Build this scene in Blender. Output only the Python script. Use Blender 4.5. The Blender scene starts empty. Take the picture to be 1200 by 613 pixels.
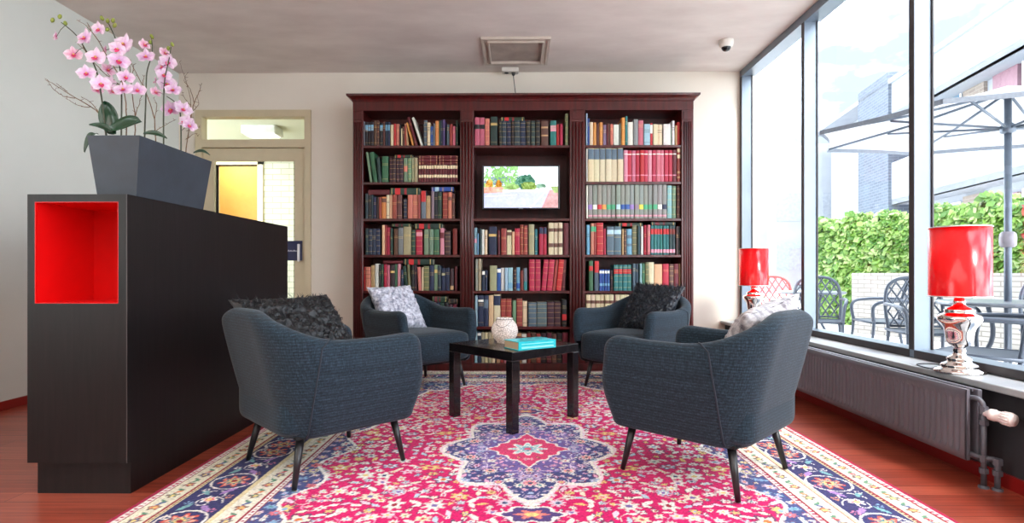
import bpy, bmesh, math, random
import numpy as np
from mathutils import Vector, Matrix, noise
R = random.Random(7)
sc = bpy.context.scene
COL = sc.collection
PI = math.pi

# ---------------------------------------------------------------- colour
def lin(c):
    return tuple(((v/255)/12.92 if v/255 <= .04045 else ((v/255+.055)/1.055)**2.4) for v in c[:3])
def mixc(a, b, t):
    return tuple(a[i]*(1-t)+b[i]*t for i in range(3))

# ---------------------------------------------------------------- the view
FPX, HZ, CAMZ, YAW = 650.0, 320.0, .87, math.radians(.53)
def U(px, py, Y):
    """world point seen at photo pixel (px,py) lying at depth Y"""
    u = (px-600)/FPX
    dx = u*math.cos(YAW)-math.sin(YAW); dy = u*math.sin(YAW)+math.cos(YAW); dz = (HZ-py)/FPX
    k = Y/dy
    return Vector((dx*k, Y, CAMZ+dz*k))

cam = bpy.data.cameras.new('camera'); camo = bpy.data.objects.new('camera', cam); COL.objects.link(camo)
camo.location = (0, 0, CAMZ); camo.rotation_euler = (PI/2, 0, YAW)
cam.sensor_width = 36; cam.lens = FPX/1200*36; cam.shift_y = 13.5/1200; cam.clip_start = .05; cam.clip_end = 300
sc.camera = camo

# ---------------------------------------------------------------- materials
def newmat(name):
    m = bpy.data.materials.new(name); m.use_nodes = True
    nt = m.node_tree; nt.nodes.clear()
    out = nt.nodes.new('ShaderNodeOutputMaterial'); b = nt.nodes.new('ShaderNodeBsdfPrincipled')
    nt.links.new(b.outputs[0], out.inputs[0])
    return m, nt, b, out
def coords(nt, scale=(1, 1, 1), kind='Object'):
    tc = nt.nodes.new('ShaderNodeTexCoord'); mp = nt.nodes.new('ShaderNodeMapping')
    mp.inputs['Scale'].default_value = scale
    nt.links.new(tc.outputs[kind], mp.inputs[0]); return mp.outputs[0]
def noise_tex(nt, vec, scale, detail=4, rough=.5):
    n = nt.nodes.new('ShaderNodeTexNoise'); n.inputs['Scale'].default_value = scale
    n.inputs['Detail'].default_value = detail; n.inputs['Roughness'].default_value = rough
    nt.links.new(vec, n.inputs['Vector']); return n.outputs['Fac']
def ramp(nt, fac, stops):
    r = nt.nodes.new('ShaderNodeValToRGB'); els = r.color_ramp.elements
    while len(els) < len(stops): els.new(.5)
    for e, (p, c) in zip(els, stops): e.position = p; e.color = (*c, 1)
    nt.links.new(fac, r.inputs[0]); return r.outputs[0]
def bump(nt, b, fac, strength, dist=.01):
    n = nt.nodes.new('ShaderNodeBump'); n.inputs['Strength'].default_value = strength
    n.inputs['Distance'].default_value = dist
    nt.links.new(fac, n.inputs['Height']); nt.links.new(n.outputs[0], b.inputs['Normal'])
def M(name, rgb, rough=.5, var=.12, scale=(8, 8, 8), ns=1, metal=0, bmp=0, coat=0, sheen=0, spec=.5, emit=0):
    m, nt, b, out = newmat(name)
    c = lin(rgb)
    v = coords(nt, scale); f = noise_tex(nt, v, ns)
    col = ramp(nt, f, [(.3, tuple(x*(1-var) for x in c)), (.7, tuple(min(1, x*(1+var)) for x in c))])
    nt.links.new(col, b.inputs['Base Color'])
    b.inputs['Roughness'].default_value = rough; b.inputs['Metallic'].default_value = metal
    b.inputs['Coat Weight'].default_value = coat; b.inputs['Sheen Weight'].default_value = sheen
    b.inputs['Specular IOR Level'].default_value = spec
    if bmp: bump(nt, b, f, bmp)
    if emit:
        b.inputs['Emission Color'].default_value = (*c, 1); b.inputs['Emission Strength'].default_value = emit
    return m
def vcol_mat(name, rough=.5, emit=0, bmp=0, bs=60, var=.1, sheen=0, spec=.5, transl=0, coat=0):
    m, nt, b, out = newmat(name)
    a = nt.nodes.new('ShaderNodeAttribute'); a.attribute_name = 'Col'
    v = coords(nt); f = noise_tex(nt, v, bs)
    hs = nt.nodes.new('ShaderNodeHueSaturation'); nt.links.new(a.outputs['Color'], hs.inputs['Color'])
    mr = nt.nodes.new('ShaderNodeMapRange'); mr.inputs[3].default_value = 1-var*1.5; mr.inputs[4].default_value = 1+var*1.5
    nt.links.new(f, mr.inputs[0]); nt.links.new(mr.outputs[0], hs.inputs['Value'])
    nt.links.new(hs.outputs[0], b.inputs['Base Color'])
    b.inputs['Roughness'].default_value = rough; b.inputs['Sheen Weight'].default_value = sheen
    b.inputs['Specular IOR Level'].default_value = spec; b.inputs['Coat Weight'].default_value = coat
    if bmp: bump(nt, b, f, bmp, .004)
    if emit:
        nt.links.new(a.outputs['Color'], b.inputs['Emission Color']); b.inputs['Emission Strength'].default_value = emit
    if transl:
        t = nt.nodes.new('ShaderNodeBsdfTranslucent'); mx = nt.nodes.new('ShaderNodeMixShader')
        nt.links.new(hs.outputs[0], t.inputs[0]); mx.inputs[0].default_value = transl
        nt.links.new(b.outputs[0], mx.inputs[1]); nt.links.new(t.outputs[0], mx.inputs[2])
        nt.links.new(mx.outputs[0], out.inputs[0])
    return m

def fabric_mat():
    m, nt, b, out = newmat('slate woven fabric')
    v = coords(nt, (1, 1, 1))
    w1 = nt.nodes.new('ShaderNodeTexWave'); w1.bands_direction = 'Z'; w1.inputs['Scale'].default_value = 26
    w1.inputs['Distortion'].default_value = 1.2; w1.inputs['Detail'].default_value = 3; w1.inputs['Detail Scale'].default_value = 2
    nt.links.new(v, w1.inputs[0])
    w2 = nt.nodes.new('ShaderNodeTexWave'); w2.bands_direction = 'X'; w2.inputs['Scale'].default_value = 40
    w2.inputs['Distortion'].default_value = 1; nt.links.new(v, w2.inputs[0])
    v2 = coords(nt, (60, 60, 420)); n1 = noise_tex(nt, v2, 1, 2)
    v3 = coords(nt, (380, 380, 50)); n2 = noise_tex(nt, v3, 1, 2)
    def add(a, b_, ka=1, kb=1):
        n = nt.nodes.new('ShaderNodeMath'); n.operation = 'MULTIPLY_ADD'; nt.links.new(a, n.inputs[0]); n.inputs[1].default_value = ka
        nt.links.new(b_, n.inputs[2]); return n.outputs[0]
    zero = add(n1, n2); s = add(w1.outputs['Fac'], zero, .22); s = add(w2.outputs['Fac'], s, .12)
    mr = nt.nodes.new('ShaderNodeMapRange'); mr.inputs[1].default_value = .6; mr.inputs[2].default_value = 1.75
    nt.links.new(s, mr.inputs[0])
    col = ramp(nt, mr.outputs[0], [(.1, lin((12, 20, 26))), (.5, lin((27, 41, 51))), (.9, lin((52, 73, 88)))])
    nt.links.new(col, b.inputs['Base Color']); b.inputs['Roughness'].default_value = .85
    b.inputs['Sheen Weight'].default_value = .12; b.inputs['Specular IOR Level'].default_value = .25
    bump(nt, b, mr.outputs[0], .12, .002)
    return m
def wood_mat(name, c1, c2, rough, grain=(2, 40, 40), coat=0, spec=.5):
    m, nt, b, out = newmat(name)
    v = coords(nt, grain); f = noise_tex(nt, v, 1, 6, .6)
    col = ramp(nt, f, [(.3, lin(c1)), (.7, lin(c2))]); nt.links.new(col, b.inputs['Base Color'])
    b.inputs['Roughness'].default_value = rough; b.inputs['Coat Weight'].default_value = coat
    b.inputs['Specular IOR Level'].default_value = spec
    bump(nt, b, f, .08, .003)
    return m
def floor_mat():
    m, nt, b, out = newmat('cherry floorboards')
    v = coords(nt)
    br = nt.nodes.new('ShaderNodeTexBrick'); nt.links.new(v, br.inputs['Vector'])
    br.inputs['Scale'].default_value = 1; br.inputs['Brick Width'].default_value = 1.3; br.inputs['Row Height'].default_value = .095
    br.inputs['Mortar Size'].default_value = .0012; br.inputs['Mortar Smooth'].default_value = .2
    br.inputs['Color1'].default_value = (*lin((178, 84, 62)), 1); br.inputs['Color2'].default_value = (*lin((150, 60, 42)), 1)
    br.inputs['Mortar'].default_value = (*lin((60, 18, 12)), 1)
    f = noise_tex(nt, coords(nt, (2.2, 60, 1)), 1, 6, .6)
    g = ramp(nt, f, [(.3, (.62, .58, .55)), (.7, (1.1, 1.1, 1.1))])
    mx = nt.nodes.new('ShaderNodeMix'); mx.data_type = 'RGBA'; mx.blend_type = 'MULTIPLY'; mx.inputs[0].default_value = 1
    nt.links.new(br.outputs['Color'], mx.inputs[6]); nt.links.new(g, mx.inputs[7])
    nt.links.new(mx.outputs[2], b.inputs['Base Color']); b.inputs['Roughness'].default_value = .26
    b.inputs['Specular IOR Level'].default_value = .6; b.inputs['Coat Weight'].default_value = .35; b.inputs['Coat Roughness'].default_value = .3
    bump(nt, b, f, .05, .002)
    return m
def brick_mat(name, c1, c2, cm, w, h, ms, rough=.8, vertical='Y'):
    m, nt, b, out = newmat(name)
    tc = nt.nodes.new('ShaderNodeTexCoord'); sx = nt.nodes.new('ShaderNodeSeparateXYZ'); cb = nt.nodes.new('ShaderNodeCombineXYZ')
    nt.links.new(tc.outputs['Object'], sx.inputs[0])
    ad = nt.nodes.new('ShaderNodeMath'); ad.operation = 'ADD'
    nt.links.new(sx.outputs[0], ad.inputs[0]); nt.links.new(sx.outputs[1], ad.inputs[1])
    nt.links.new(ad.outputs[0], cb.inputs[0]); nt.links.new(sx.outputs[2], cb.inputs[1])
    br = nt.nodes.new('ShaderNodeTexBrick'); nt.links.new(cb.outputs[0], br.inputs['Vector'])
    br.inputs['Scale'].default_value = 1; br.inputs['Brick Width'].default_value = w; br.inputs['Row Height'].default_value = h
    br.inputs['Mortar Size'].default_value = ms
    br.inputs['Color1'].default_value = (*lin(c1), 1); br.inputs['Color2'].default_value = (*lin(c2), 1); br.inputs['Mortar'].default_value = (*lin(cm), 1)
    nt.links.new(br.outputs['Color'], b.inputs['Base Color']); b.inputs['Roughness'].default_value = rough
    bump(nt, b, br.outputs['Fac'], -.4, .006)
    return m
def plaster_mat(name, c1, c2, sc_=(1, 1, 1), ns=1.2, bm=.05, rough=.8):
    m, nt, b, out = newmat(name)
    f = noise_tex(nt, coords(nt, sc_), ns, 5, .55)
    col = ramp(nt, f, [(.3, lin(c1)), (.7, lin(c2))]); nt.links.new(col, b.inputs['Base Color'])
    b.inputs['Roughness'].default_value = rough
    f2 = noise_tex(nt, coords(nt), 60, 3); bump(nt, b, f2, bm, .003)
    return m
def glass_mat(name, tint=(1, 1, 1), refl=.06):
    m, nt, b, out = newmat(name)
    nt.nodes.remove(b)
    t = nt.nodes.new('ShaderNodeBsdfTransparent'); t.inputs[0].default_value = (*tint, 1)
    g = nt.nodes.new('ShaderNodeBsdfGlossy'); g.inputs['Roughness'].default_value = .02
    fr = nt.nodes.new('ShaderNodeLayerWeight'); pw = nt.nodes.new('ShaderNodeMath'); pw.operation = 'POWER'
    nt.links.new(fr.outputs['Facing'], pw.inputs[0]); pw.inputs[1].default_value = 5
    n = noise_tex(nt, coords(nt), .5); mu = nt.nodes.new('ShaderNodeMath'); mu.operation = 'MULTIPLY_ADD'
    nt.links.new(pw.outputs[0], mu.inputs[0]); mu.inputs[1].default_value = .6; mu.inputs[2].default_value = refl*.6
    mx = nt.nodes.new('ShaderNodeMixShader'); nt.links.new(mu.outputs[0], mx.inputs[0])
    nt.links.new(t.outputs[0], mx.inputs[1]); nt.links.new(g.outputs[0], mx.inputs[2]); nt.links.new(mx.outputs[0], out.inputs[0])
    return m
def leaf_mat(name, rough=.5, transl=.35): return vcol_mat(name, rough, transl=transl, var=.15)

# ---------------------------------------------------------------- mesh builder
class MB:
    def __init__(s): s.v = []; s.f = []; s.c = []; s.sm = []; s.T = Matrix.Identity(4)
    def add(s, vs, fs, col=(1, 1, 1), smooth=False):
        o = len(s.v); s.v += [s.T @ Vector(p) for p in vs]
        for i, f in enumerate(fs):
            s.f.append([o+k for k in f]); s.c.append(col[i] if isinstance(col, list) else col); s.sm.append(smooth)
        return s
    def box(s, x0, x1, y0, y1, z0, z1, col=(1, 1, 1)):
        vs = [(x, y, z) for z in (z0, z1) for y in (y0, y1) for x in (x0, x1)]
        return s.add(vs, [(0, 2, 3, 1), (4, 5, 7, 6), (0, 1, 5, 4), (2, 6, 7, 3), (0, 4, 6, 2), (1, 3, 7, 5)], col)
    def rbox(s, x0, x1, y0, y1, z0, z1, r, seg=3, col=(1, 1, 1)):
        bm = bmesh.new(); bmesh.ops.create_cube(bm, size=1)
        for v in bm.verts:
            v.co = Vector(((x0+x1)/2+v.co.x*(x1-x0), (y0+y1)/2+v.co.y*(y1-y0), (z0+z1)/2+v.co.z*(z1-z0)))
        bmesh.ops.bevel(bm, geom=bm.edges[:], offset=r, segments=seg, profile=.5, affect='EDGES')
        bm.verts.index_update()
        s.add([tuple(v.co) for v in bm.verts], [[v.index for v in f.verts] for f in bm.faces], col, r > .012)
        bm.free(); return s
    def lathe(s, prof, n=32, c=(0, 0), col=(1, 1, 1), smooth=True):
        vs = []; fs = []
        for r, z in prof:
            for k in range(n): a = 2*PI*k/n; vs.append((c[0]+r*math.cos(a), c[1]+r*math.sin(a), z))
        for i in range(len(prof)-1):
            for k in range(n):
                k2 = (k+1) % n; fs.append((i*n+k, i*n+k2, (i+1)*n+k2, (i+1)*n+k))
        s.add(vs, fs, col, smooth)
        if prof[0][0] > 1e-5: s.add([vs[k] for k in range(n)], [list(range(n))[::-1]], col)
        if prof[-1][0] > 1e-5: s.add([vs[(len(prof)-1)*n+k] for k in range(n)], [list(range(n))], col)
        return s
    def tube(s, pts, rad, n=8, col=(1, 1, 1), closed=False):
        pts = [Vector(p) for p in pts]; m = len(pts)
        rr = rad if isinstance(rad, (list, tuple)) else [rad]*m
        vs = []; up = None
        for i in range(m):
            if closed: t = (pts[(i+1) % m]-pts[i-1])
            else: t = pts[min(i+1, m-1)]-pts[max(i-1, 0)]
            t.normalize()
            if up is None:
                up = Vector((0, 0, 1)) if abs(t.z) < .9 else Vector((1, 0, 0))
            a = t.cross(up).normalized(); b_ = a.cross(t).normalized(); up = b_
            for k in range(n):
                an = 2*PI*k/n; vs.append(pts[i]+a*math.cos(an)*rr[i]+b_*math.sin(an)*rr[i])
        fs = []
        for i in range(m if closed else m-1):
            j = (i+1) % m
            for k in range(n):
                k2 = (k+1) % n; fs.append((i*n+k, i*n+k2, j*n+k2, j*n+k))
        if not closed: fs += [list(range(n))[::-1], [(m-1)*n+k for k in range(n)]]
        return s.add(vs, fs, col, True)
    def build(s, name, mat, parent=None, loc=None, rot=None, merge=False):
        me = bpy.data.meshes.new(name); me.from_pydata([tuple(p) for p in s.v], [], s.f); me.update()
        me.polygons.foreach_set('use_smooth', s.sm)
        if any(c != (1, 1, 1) for c in s.c):
            a = me.color_attributes.new('Col', 'FLOAT_COLOR', 'CORNER'); buf = []
            for f, c in zip(s.f, s.c): buf += [c[0], c[1], c[2], 1.0]*len(f)
            a.data.foreach_set('color', buf)
        bm = bmesh.new(); bm.from_mesh(me)
        if merge: bmesh.ops.remove_doubles(bm, verts=bm.verts[:], dist=1e-5)
        bmesh.ops.recalc_face_normals(bm, faces=bm.faces[:]); bm.to_mesh(me); bm.free()
        me.materials.append(mat)
        o = bpy.data.objects.new(name, me); COL.objects.link(o)
        if parent: o.parent = parent
        if loc is not None: o.location = loc
        if rot is not None: o.rotation_euler = rot
        return o
def tag(o, label=None, cat=None, group=None, kind=None):
    if label: o['label'] = label
    if cat: o['category'] = cat
    if group: o['group'] = group
    if kind: o['kind'] = kind
    return o
def thing(name, label, cat, loc=(0, 0, 0), rz=0, group=None):
    o = bpy.data.objects.new(name, None); COL.objects.link(o); o.empty_display_size = .1
    o.location = loc; o.rotation_euler = (0, 0, rz)
    return tag(o, label, cat, group)
def dup(root, loc=None, rz=None, label=None, group=None):
    r = root.copy(); COL.objects.link(r)
    if loc is not None: r.location = loc
    if rz is not None: r.rotation_euler = (0, 0, rz)
    if label: r['label'] = label
    if group: r['group'] = group
    for ch in list(root.children):
        c = ch.copy(); COL.objects.link(c); c.parent = r
        for g in list(ch.children):
            d = g.copy(); COL.objects.link(d); d.parent = c
    return r
def smoothstep(a, b, x):
    t = max(0, min(1, (x-a)/(b-a))); return t*t*(3-2*t)
def curve_pts(ctrl, n=8):
    """Catmull-Rom through control points"""
    P = [Vector(p) for p in ctrl]; out = []
    for i in range(len(P)-1):
        p0 = P[max(i-1, 0)]; p1 = P[i]; p2 = P[i+1]; p3 = P[min(i+2, len(P)-1)]
        for k in range(n):
            t = k/n
            out.append(.5*((2*p1)+(p2-p0)*t+(2*p0-5*p1+4*p2-p3)*t*t+(3*p1-p0-3*p2+p3)*t**3))
    out.append(P[-1]); return out

WALLC = plaster_mat('cream wall paint', (226, 218, 204), (234, 227, 214))
WALLL = plaster_mat('pale grey wall paint', (214, 219, 212), (222, 226, 220))
CEIL = plaster_mat('taupe ceiling plaster', (210, 200, 194), (230, 222, 216), (1, 2.2, 1), 1.6, .08)
FLOOR = floor_mat()
REDPAINT = M('red skirting paint', (140, 22, 20), .35, .08)
DARKWALL = M('anthracite wall paint', (46, 46, 50), .7, .1)
ALU = M('grey aluminium', (116, 128, 140), .35, .04, metal=.4)
ALUD = M('dark face shade and seal', (52, 48, 50), .5, .05)  # dark tone for shaded room faces of the frame and the glass seals
SILLM = M('pale stone sill', (168, 172, 174), .3, .06, scale=(20, 20, 20))
GLASS = glass_mat('window glass')
BLACKWOOD = wood_mat('black-brown wood veneer', (12, 9, 9), (26, 20, 20), .42, (60, 60, 4), 0, .32)
REDLAC = M('red lacquer', (225, 12, 14), .35, .03)
MAHOG = wood_mat('dark mahogany', (50, 10, 10), (88, 20, 19), .3, (30, 30, 1.6), .15)
BLACKLAC = wood_mat('black lacquered wood', (11, 10, 12), (19, 18, 21), .22, (8, 8, 8), .3)
FABRIC = fabric_mat()
LEGM = M('black leg lacquer', (28, 26, 28), .35, .1)
CHROME = M('silver mercury glass', (225, 218, 214), .06, .03, metal=1)
# ================================================================ ROOM
XL, XR, YB, YF, ZC = -3.27, 2.13, 5.33, -2.6, 2.80
def struct(name, mb, mat, parent=None, label=None):
    o = mb.build(name, mat, parent)
    if not parent: tag(o, label, None, None, 'structure')
    return o
struct('floor', MB().box(XL-.1, 2.0, YF, YB, -.1, 0), FLOOR, None, 'cherry red plank floor')
struct('ceiling', MB().box(XL-.1, XR+.14, YF, YB, ZC, ZC+.12), CEIL, None, 'taupe plaster ceiling over the lounge')
struct('wall_left', MB().box(XL-.1, XL, YF, YB+.1, 0, ZC), WALLL, None, 'pale plain wall behind the black cabinet')
w = MB(); DX0, DX1, DZ = -3.10, -1.985, 2.44
w.box(XL, DX0, YB, YB+.1, 0, ZC); w.box(DX0, DX1, YB, YB+.1, DZ, ZC); w.box(DX1, XR+.14, YB, YB+.1, 0, ZC)
struct('wall_back', w, WALLC, None, 'cream wall behind the bookcase')
struct('wall_behind', MB().box(XL, XR, YF-.1, YF, 0, ZC), WALLC, None, 'cream wall facing the bookcase')
# parapet wall under the window
struct('wall_right', MB().box(1.99, XR+.12, YF, YB, 0, .40), DARKWALL, None, 'anthracite parapet wall under the windows')
struct('trim_1', MB().rbox(1.945, XR+.01, YF, YB, .385, .415, .006, 2), SILLM, None, 'pale sill under the tall windows')
struct('baseboard_left', MB().box(XL, XL+.015, YF, YB, 0, .055), REDPAINT)
struct('baseboard_right', MB().box(1.975, 1.99, YF, YB, 0, .055), REDPAINT)
struct('baseboard_back', MB().box(DX1, -1.6, YB-.015, YB, 0, .055).box(1.7, 1.975, YB-.015, YB, 0, .055).box(XL+.015, DX0, YB-.015, YB, 0, .055), REDPAINT)
# windows
GX = 2.232
ys = [5.31, 4.17, 3.03, 1.89, .75, -.39, -1.53, -2.6]
names = 0
for i in range(len(ys)-1):
    ya, yb = ys[i], ys[i+1]      # far, near
    m = MB()
    m.box(XR, GX, ya-.035, ya+(.02 if i == 0 else 0), .415, ZC-.001)       # mullion at the far side
    m.box(XR, GX+.02, yb, ya-.035, .415, .458)                 # bottom rail
    m.box(XR, GX+.02, yb, ya-.035, ZC-.065, ZC-.001)                # head rail
    if i == len(ys)-2: m.box(XR, GX, yb, yb+.035, .415, ZC)
    wo = struct('window_%d' % (i+1), m, ALU, None, 'aluminium framed tall window bay')
    g = MB(); g.box(XR-.003, XR, ya-.037, ya+.002, .458, ZC-.066)       # dark sheet painting the shade on the mullion's room face
    g.box(GX-.012, GX-.004, ya-.045, ya-.035, .458, ZC-.065); g.box(GX-.012, GX-.004, yb, yb+.008, .458, ZC-.065)
    g.box(XR-.003, XR, yb, ya-.037, .417, .456)  # shade painted likewise along the bottom rail
    g.build('face_shade_and_gasket', ALUD, wo)
    MB().add([(GX+.014, yb, .458), (GX+.014, ya-.035, .458), (GX+.014, ya-.035, ZC-.066), (GX+.014, yb, ZC-.066)], [(0, 1, 2, 3)]).build('glass_pane', GLASS, wo)
# door in the back wall ------------------------------------------------
DOORP = M('beige door paint', (205, 192, 160), .45, .04)
GLD = glass_mat('door glass', (.97, .98, .93))
d = MB(); y0, y1 = YB-.02, YB+.08
d.box(DX0, DX0+.06, y0, y1, 0, DZ); d.box(DX1-.06, DX1, y0, y1, 0, DZ); d.box(DX0+.06, DX1-.06, y0, y1, DZ-.065, DZ)
d.box(DX0+.06, DX1-.06, y0, y1, 2.08, 2.155)
door = struct('door_1', d, DOORP, None, 'beige glazed door with transom in the back wall')
ld = MB(); a0, a1 = DX0+.065, DX1-.065; y0, y1 = YB+.01, YB+.05
ld.box(a0, a0+.10, y0, y1, .01, 2.075); ld.box(a1-.10, a1, y0, y1, .01, 2.075)
ld.box(a0+.10, a1-.10, y0, y1, 1.955, 2.075); ld.box(a0+.10, a1-.10, y0, y1, .01, .25)
ld.build('door_leaf', DOORP, door)
MB().add([(a0+.1, YB+.03, .25), (a1-.1, YB+.03, .25), (a1-.1, YB+.03, 1.955), (a0+.1, YB+.03, 1.955)], [(0, 1, 2, 3)]).build('door_pane', GLD, door)
MB().add([(DX0+.06, YB+.03, 2.155), (DX1-.06, YB+.03, 2.155), (DX1-.06, YB+.03, DZ-.065), (DX0+.06, YB+.03, DZ-.065)], [(0, 1, 2, 3)]).build('transom_pane', GLD, door)
MB().rbox(a1-.062, a1-.04, YB-.028, YB-.003, .98, 1.15, .006, 2).rbox(a1-.056, a1-.046, YB-.01, YB+.012, 1.02, 1.04, .002, 1).rbox(a1-.056, a1-.046, YB-.01, YB+.012, 1.09, 1.11, .002, 1)\
    .build('door_handle', M('white handle', (235, 238, 238), .3, .03), door)
# navy sign hung on the door
NAVY = M('navy card', (30, 38, 78), .4, .08)
sg = thing('door_sign', 'small navy sign with pale script on the glazed door', 'sign', (a1-.15, YB-.02, 1.06))
p = U(342.6, 293, YB-.03); sx = p.x
SX0, SX1 = U(330, 293, YB-.02).x, U(353, 293, YB-.02).x
sg.location = ((SX0+SX1)/2, YB+.002, 1.085)
hw = (SX1-SX0)/2
MB().box(-hw, hw, -.012, .006, -.095, .095).build('panel', NAVY, sg)
t = MB()
xx = -hw+.05
for k in range(9):
    h = [.006, .012, .005, .010, .006, .004, .012, .006, .005][k]
    t.box(xx, xx+.008, -.0135, -.012, -.004, -.004+h, lin((205, 210, 222))); xx += .0105
t.box(-hw+.046, xx+.01, -.0135, -.012, -.008, -.0055, lin((205, 210, 222)))
t.build('script', vcol_mat('sign lettering', .5), sg)
# corridor beyond ----------------------------------------------------------
WBRICK = brick_mat('white painted brick', (196, 197, 176), (206, 206, 186), (164, 164, 146), .22, .075, .006)
struct('wall_corridor_back', MB().box(-7, -4.0, 7.3, 7.4, -.05, 2.6).box(-3.42, -2.95, 7.3, 7.4, -.05, 2.6).box(-4.0, -3.42, 7.3, 7.4, 2.3, 2.6), WBRICK, None, 'white brick corridor wall')
struct('wall_corridor_far', MB().box(-5.2, -2.96, 8.0, 8.1, -.05, 2.6), M('ochre wall', (232, 176, 96), .7, .05), None, 'ochre wall seen through the corridor opening')
struct('wall_corridor_right', MB().box(-2.95, -1.2, 8.3, 8.4, -.05, 2.6).box(-1.2, -1.1, YB+.1, 8.4, -.05, 2.6), WBRICK, None, 'white brick wall at the corridor end')
struct('wall_corridor_left', MB().box(-7.1, -7, YB+.1, 8.4, -.05, 2.6), WALLC)
struct('ceiling_corridor', MB().box(-7, -1.1, YB+.1, 8.4, 2.6, 2.7), plaster_mat('corridor ceiling', (214, 216, 190), (222, 224, 200)))
struct('floor_corridor', MB().box(-7, -1.1, YB, 8.4, -.15, -.01), M('corridor floor', (120, 105, 85), .5))
DJ = M('cream door frame', (240, 228, 190), .5, .03)
struct('trim_2', MB().box(-4.06, -4.0, 7.27, 7.42, -.01, 2.36).box(-3.42, -3.35, 7.27, 7.42, -.01, 2.36).box(-4.06, -3.35, 7.27, 7.42, 2.3, 2.36), DJ, None, 'cream frame of the corridor opening')
cl = thing('corridor_ceiling_light', 'white box ceiling light glowing in the corridor behind the transom', 'ceiling light', (-3.02, 6.55, 2.6))
MB().rbox(-.2, .2, -.12, .12, -.10, 0, .01, 2).build('housing', M('white lamp housing', (238, 240, 236), .4), cl)
MB().box(-.17, .17, -.09, .09, -.108, -.1005).build('diffuser', M('lit diffuser', (255, 252, 235), .4, 0, emit=2.5), cl)
tag(MB().rbox(-.022, .022, -.014, 0, -.06, .06, .005, 2).build('light_switch', M('ivory plastic', (225, 205, 150), .4), None, U(343, 259, 8.29)), 'small ivory switch plate on the corridor brick wall', 'switch')

# ceiling things ------------------------------------------------------------
WHITEP = M('white plastic', (226, 222, 214), .4, .04)
v = thing('ceiling_vent', 'square framed ceiling vent above the middle bookcase bay', 'vent', (-.01, 4.81, ZC))
f = MB()
for (a, b_, h) in ((.285, .262, .022), (.262, .235, .014), (.235, .222, .03)):
    f.box(-a, a, -a, -b_, -h, 0); f.box(-a, a, b_, a, -h, 0); f.box(-a, -b_, -b_, b_, -h, 0); f.box(b_, a, -b_, b_, -h, 0)
f.build('frame', M('aged white grille paint', (196, 184, 172), .5, .08), v)
MB().box(-.222, .222, -.222, .222, -.008, 0).build('panel', M('grey grille panel', (168, 156, 146), .7, .2, scale=(6, 6, 6)), v)
c = thing('security_camera', 'white dome security camera on the ceiling near the window', 'camera', (1.735, 4.62, ZC))
MB().lathe([(.058, 0), (.06, -.02), (.055, -.045), (.046, -.058), (.0, -.058)]).build('housing', WHITEP, c)
MB().lathe([(.038, -.056), (.036, -.068), (.026, -.082), (.012, -.089), (0, -.09)]).build('dome', M('smoked dome', (25, 25, 28), .08, .05), c)
s = thing('ceiling_socket', 'white double socket box on the ceiling above the bookcase', 'socket', (-.065, 5.235, ZC))
MB().rbox(-.08, .08, -.045, .045, -.04, 0, .008, 2).build('box', WHITEP, s)
for dx in (-.035, .03): MB().lathe([(.02, -.0405), (.02, -.044), (.012, -.044), (.012, -.0405)], 16, (dx, 0)).build('outlet', M('socket hole', (60, 58, 56), .5), s)
MB().lathe([(.014, -.04), (.015, -.06), (.006, -.07)], 12, (.03, 0)).build('plug', M('black plug', (20, 20, 22), .5), s)
tag(MB().tube(curve_pts([(-.035, 5.235, 2.73), (-.03, 5.23, 2.68), (-.02, 5.22, 2.6), (-.012, 5.2, 2.53), (-.01, 5.17, 2.474)], 5), .004, 6).build('power_cable', M('black cable', (18, 18, 20), .5)),
    'thin black cable running from ceiling socket down to bookcase top', 'cable')
# ================================================================ BOOKCASE
bc = thing('bookcase', 'wide mahogany bookcase of three bays against the cream wall', 'bookcase', (0, 4.96, 0))
FY, BKY = 0, .36       # local y
SH = [2.015, 1.687, 1.359, 1.034, .71, .389, .061]
BAYS = [(-1.383, -.511), (-.389, .470), (.607, 1.466)]
STL = [(-1.473, -1.383), (-.511, -.389), (.470, .607), (1.466, 1.573)]
for i, (a, b_) in enumerate(STL):
    MB().box(a, b_, .012, BKY-.01, .06, 2.33).build('side_panel', MAHOG, bc)
    p = MB(); mid = (a+b_)/2
    p.rbox(a, b_, -.0, .014, .06, 2.33, .003, 1)
    w_ = .042 if i in (1, 2) else .03
    for k in range(4):
        xx = mid-w_+2*w_*k/3; p.tube([(xx, -.003, .3), (xx, -.003, 2.22)], .0085 if i in (1, 2) else .006, 8)
    p.rbox(mid-w_-.012, mid+w_+.012, -.008, .004, .06, .28, .003, 1)
    p.rbox(mid-w_-.008, mid+w_+.008, -.006, .004, 2.24, 2.31, .003, 1)
    p.build('fluted_pilaster', MAHOG, bc)
# crown: profile swept along front with mitred ends
cr = MB()
prof = [(0, 2.33), (0, 2.405), (.006, 2.408), (.006, 2.415), (.012, 2.425), (.022, 2.434), (.036, 2.442), (.046, 2.447), (.048, 2.465), (-.03, 2.468)]
vs = []; x0, x1 = -1.473, 1.573
for o_, z in prof:
    vs += [(x0-o_, BKY, z), (x0-o_, -o_, z), (x1+o_, -o_, z), (x1+o_, BKY, z)]
fs = [(i*4+k, i*4+k+1, i*4+k+5, i*4+k+4) for i in range(len(prof)-1) for k in range(3)]
n_ = (len(prof)-1)*4; fs.append((n_, n_+1, n_+2, n_+3)); cr.add(vs, fs)
cr.build('crown', MAHOG, bc)
for (a, b_) in BAYS:
    MB().box(a, b_, .0, .02, 2.325, 2.33).box(a, b_, .3, BKY, 2.28, 2.33).build('top_rail', MAHOG, bc)
MB().rbox(x0-.008, x1+.008, -.012, BKY, 0, .06, .004, 1).build('plinth', MAHOG, bc)
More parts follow.
